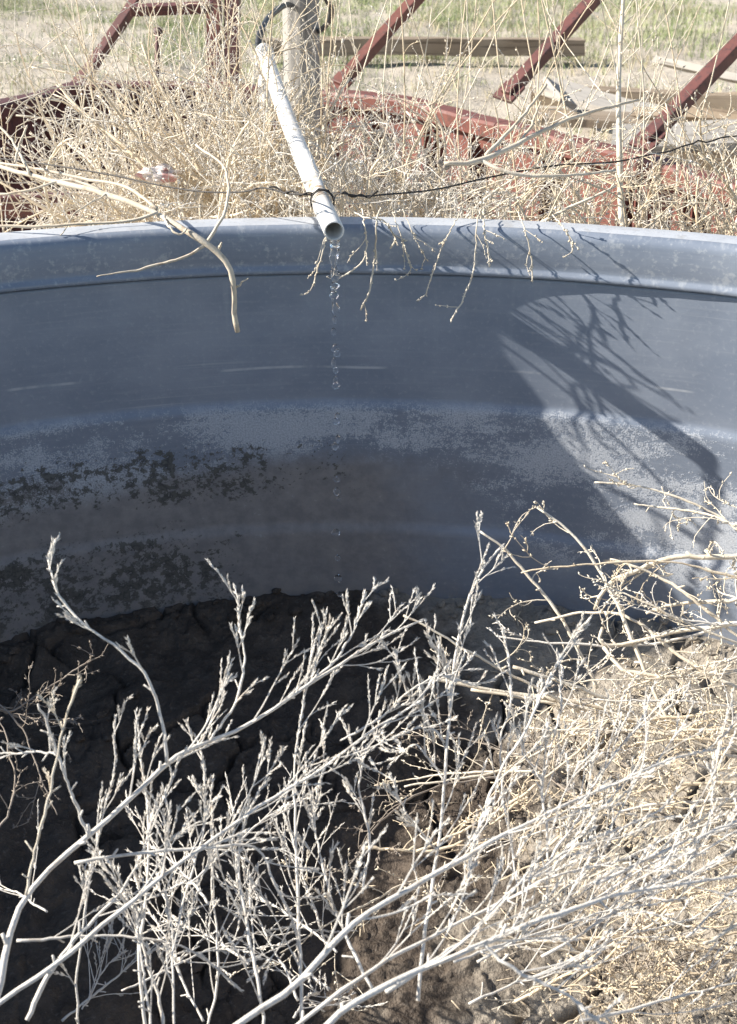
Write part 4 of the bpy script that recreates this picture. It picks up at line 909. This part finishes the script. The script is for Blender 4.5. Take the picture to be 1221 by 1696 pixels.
tumble('small greyish tumbleweed at the left end of the heap, before the dark panels', 205, 225, 2.15, .19, .9, 13, M_STRAW2, .2, 6, 4, tall=2, dirbias=(-.15, 0, .1))
tumble('low tumbleweed directly behind the rim between branch and pipe', 400, 315, 1.6, .19, .55, 20, M_STRAW2, .05, 7, 6)
tumble('flattened tumbleweed behind the rim at the far left', 150, 335, 1.6, .16, .5, 8, M_STRAW2, .05, 5, 4)
tumble('straw tumbleweed just right of the white pipe', 640, 280, 1.8, .22, .8, 24, M_STRAW2, .2, 8, 6, curl=1.8, tall=7)
tumble('low matted tumbleweed behind the rim, right of the pipe mouth', 700, 335, 1.5, .18, .5, 22, M_STRAW2, .08, 8, 6)
tumble('matted straw tumbleweed under the forked stick', 860, 310, 1.65, .22, .7, 26, M_STRAW, .15, 8, 6, curl=1.6, tall=6)
tumble('low tumbleweed around the foot of the tall stalk', 990, 335, 1.6, .17, .55, 18, M_STRAW2, .1, 8, 5, tall=2)
tumble('straw weeds behind the rim at the right edge', 1140, 342, 1.6, .20, .8, 20, M_STRAW, .3, 7, 5, tall=5)
tumble('thin upright straw weeds in front of the red panels at right', 1200, 320, 1.9, .17, .9, 9, M_STRAW2, .6, 5, 4, tall=5)
tumble('sparse weeds growing inside the red frame behind the forked stick', 800, 262, 2.4, .18, .8, 10, M_STRAW2, .4, 6, 4, tall=5)

# --- twigs hanging over the rim right of the pipe
def over_rim(px, py, q):
    if py < 370: return onz(px, py, .640)
    d = ray(px, py); a_ = d[0]**2+d[1]**2; b_ = CAM[0]*d[0]+CAM[1]*d[1]; c_ = CAM[0]**2+CAM[1]**2-(1.205-.004*q)**2
    return CAM+d*((-b_+math.sqrt(b_*b_-a_*c_))/a_)
hw = thing('overhanging_weed', tuple(at(700, 352, 1.9)), 'bleached twigs hanging down over the rim right of the pipe mouth', 'dead weed')
for px, r in [([(600, 345, 1.86), (603, 372, 1.82), (606, 395, 1.81), (603, 428, 1.81), (580, 450, 1.81), (553, 467, 1.81)], 3.0),
              ([(630, 345, 1.88), (624, 365, 1.82), (621, 430, 1.815), (612, 480, 1.82), (598, 513, 1.83)], 3.4),
              ([(545, 352, 1.9), (540, 395, 1.8), (528, 440, 1.8), (519, 473, 1.8)], 2.6),
              ([(585, 350, 1.86), (604, 360, 1.82), (632, 364, 1.81), (650, 385, 1.81), (654, 400, 1.81), (646, 410, 1.81)], 3.0),
              ([(798, 345, 1.9), (790, 372, 1.84), (785, 440, 1.82), (770, 490, 1.82), (747, 531, 1.82)], 2.8),
              ([(765, 345, 1.9), (745, 385, 1.83), (728, 420, 1.82), (705, 487, 1.82)], 2.2),
              ([(858, 350, 1.9), (868, 375, 1.83), (880, 425, 1.82), (882, 468, 1.82)], 2.6),
              ([(800, 350, 1.9), (803, 385, 1.83), (808, 410, 1.82), (811, 442, 1.82)], 2.8),
              ([(915, 355, 1.9), (935, 380, 1.83), (946, 400, 1.82), (947, 418, 1.82)], 2.6),
              ([(650, 350, 1.9), (662, 385, 1.83), (680, 440, 1.83), (675, 455, 1.83)], 1.8),
              ([(668, 350, 1.9), (690, 400, 1.83), (708, 432, 1.83)], 1.6)]:
    c = resample([over_rim(x, y, q) for q, (x, y, _) in enumerate(px)], 22)[None]; c = c+rng.normal(size=c.shape)*.0006; R = np.linspace(r*.8, r, 22)[None]*1.82/FPX*.50
    m = MB(); m.tubes(c, R, 6); scales(m, c, 26, .0036, .35, .9, .35); m.build('twig', M_STRAW2, hw)
    m = MB(); P1, R1 = grow(c, R, 3, .05, .7, .6, 7, -.05, .3, 1, .5, .5, .12); m.tubes(P1, R1, 4, False); scales(m, P1, 5, .004, .4, .8, .4); m.build('twig_spray', M_STRAW2, hw, kind='stuff')

for o in bpy.data.objects:
    if '_o' in o: del o['_o']
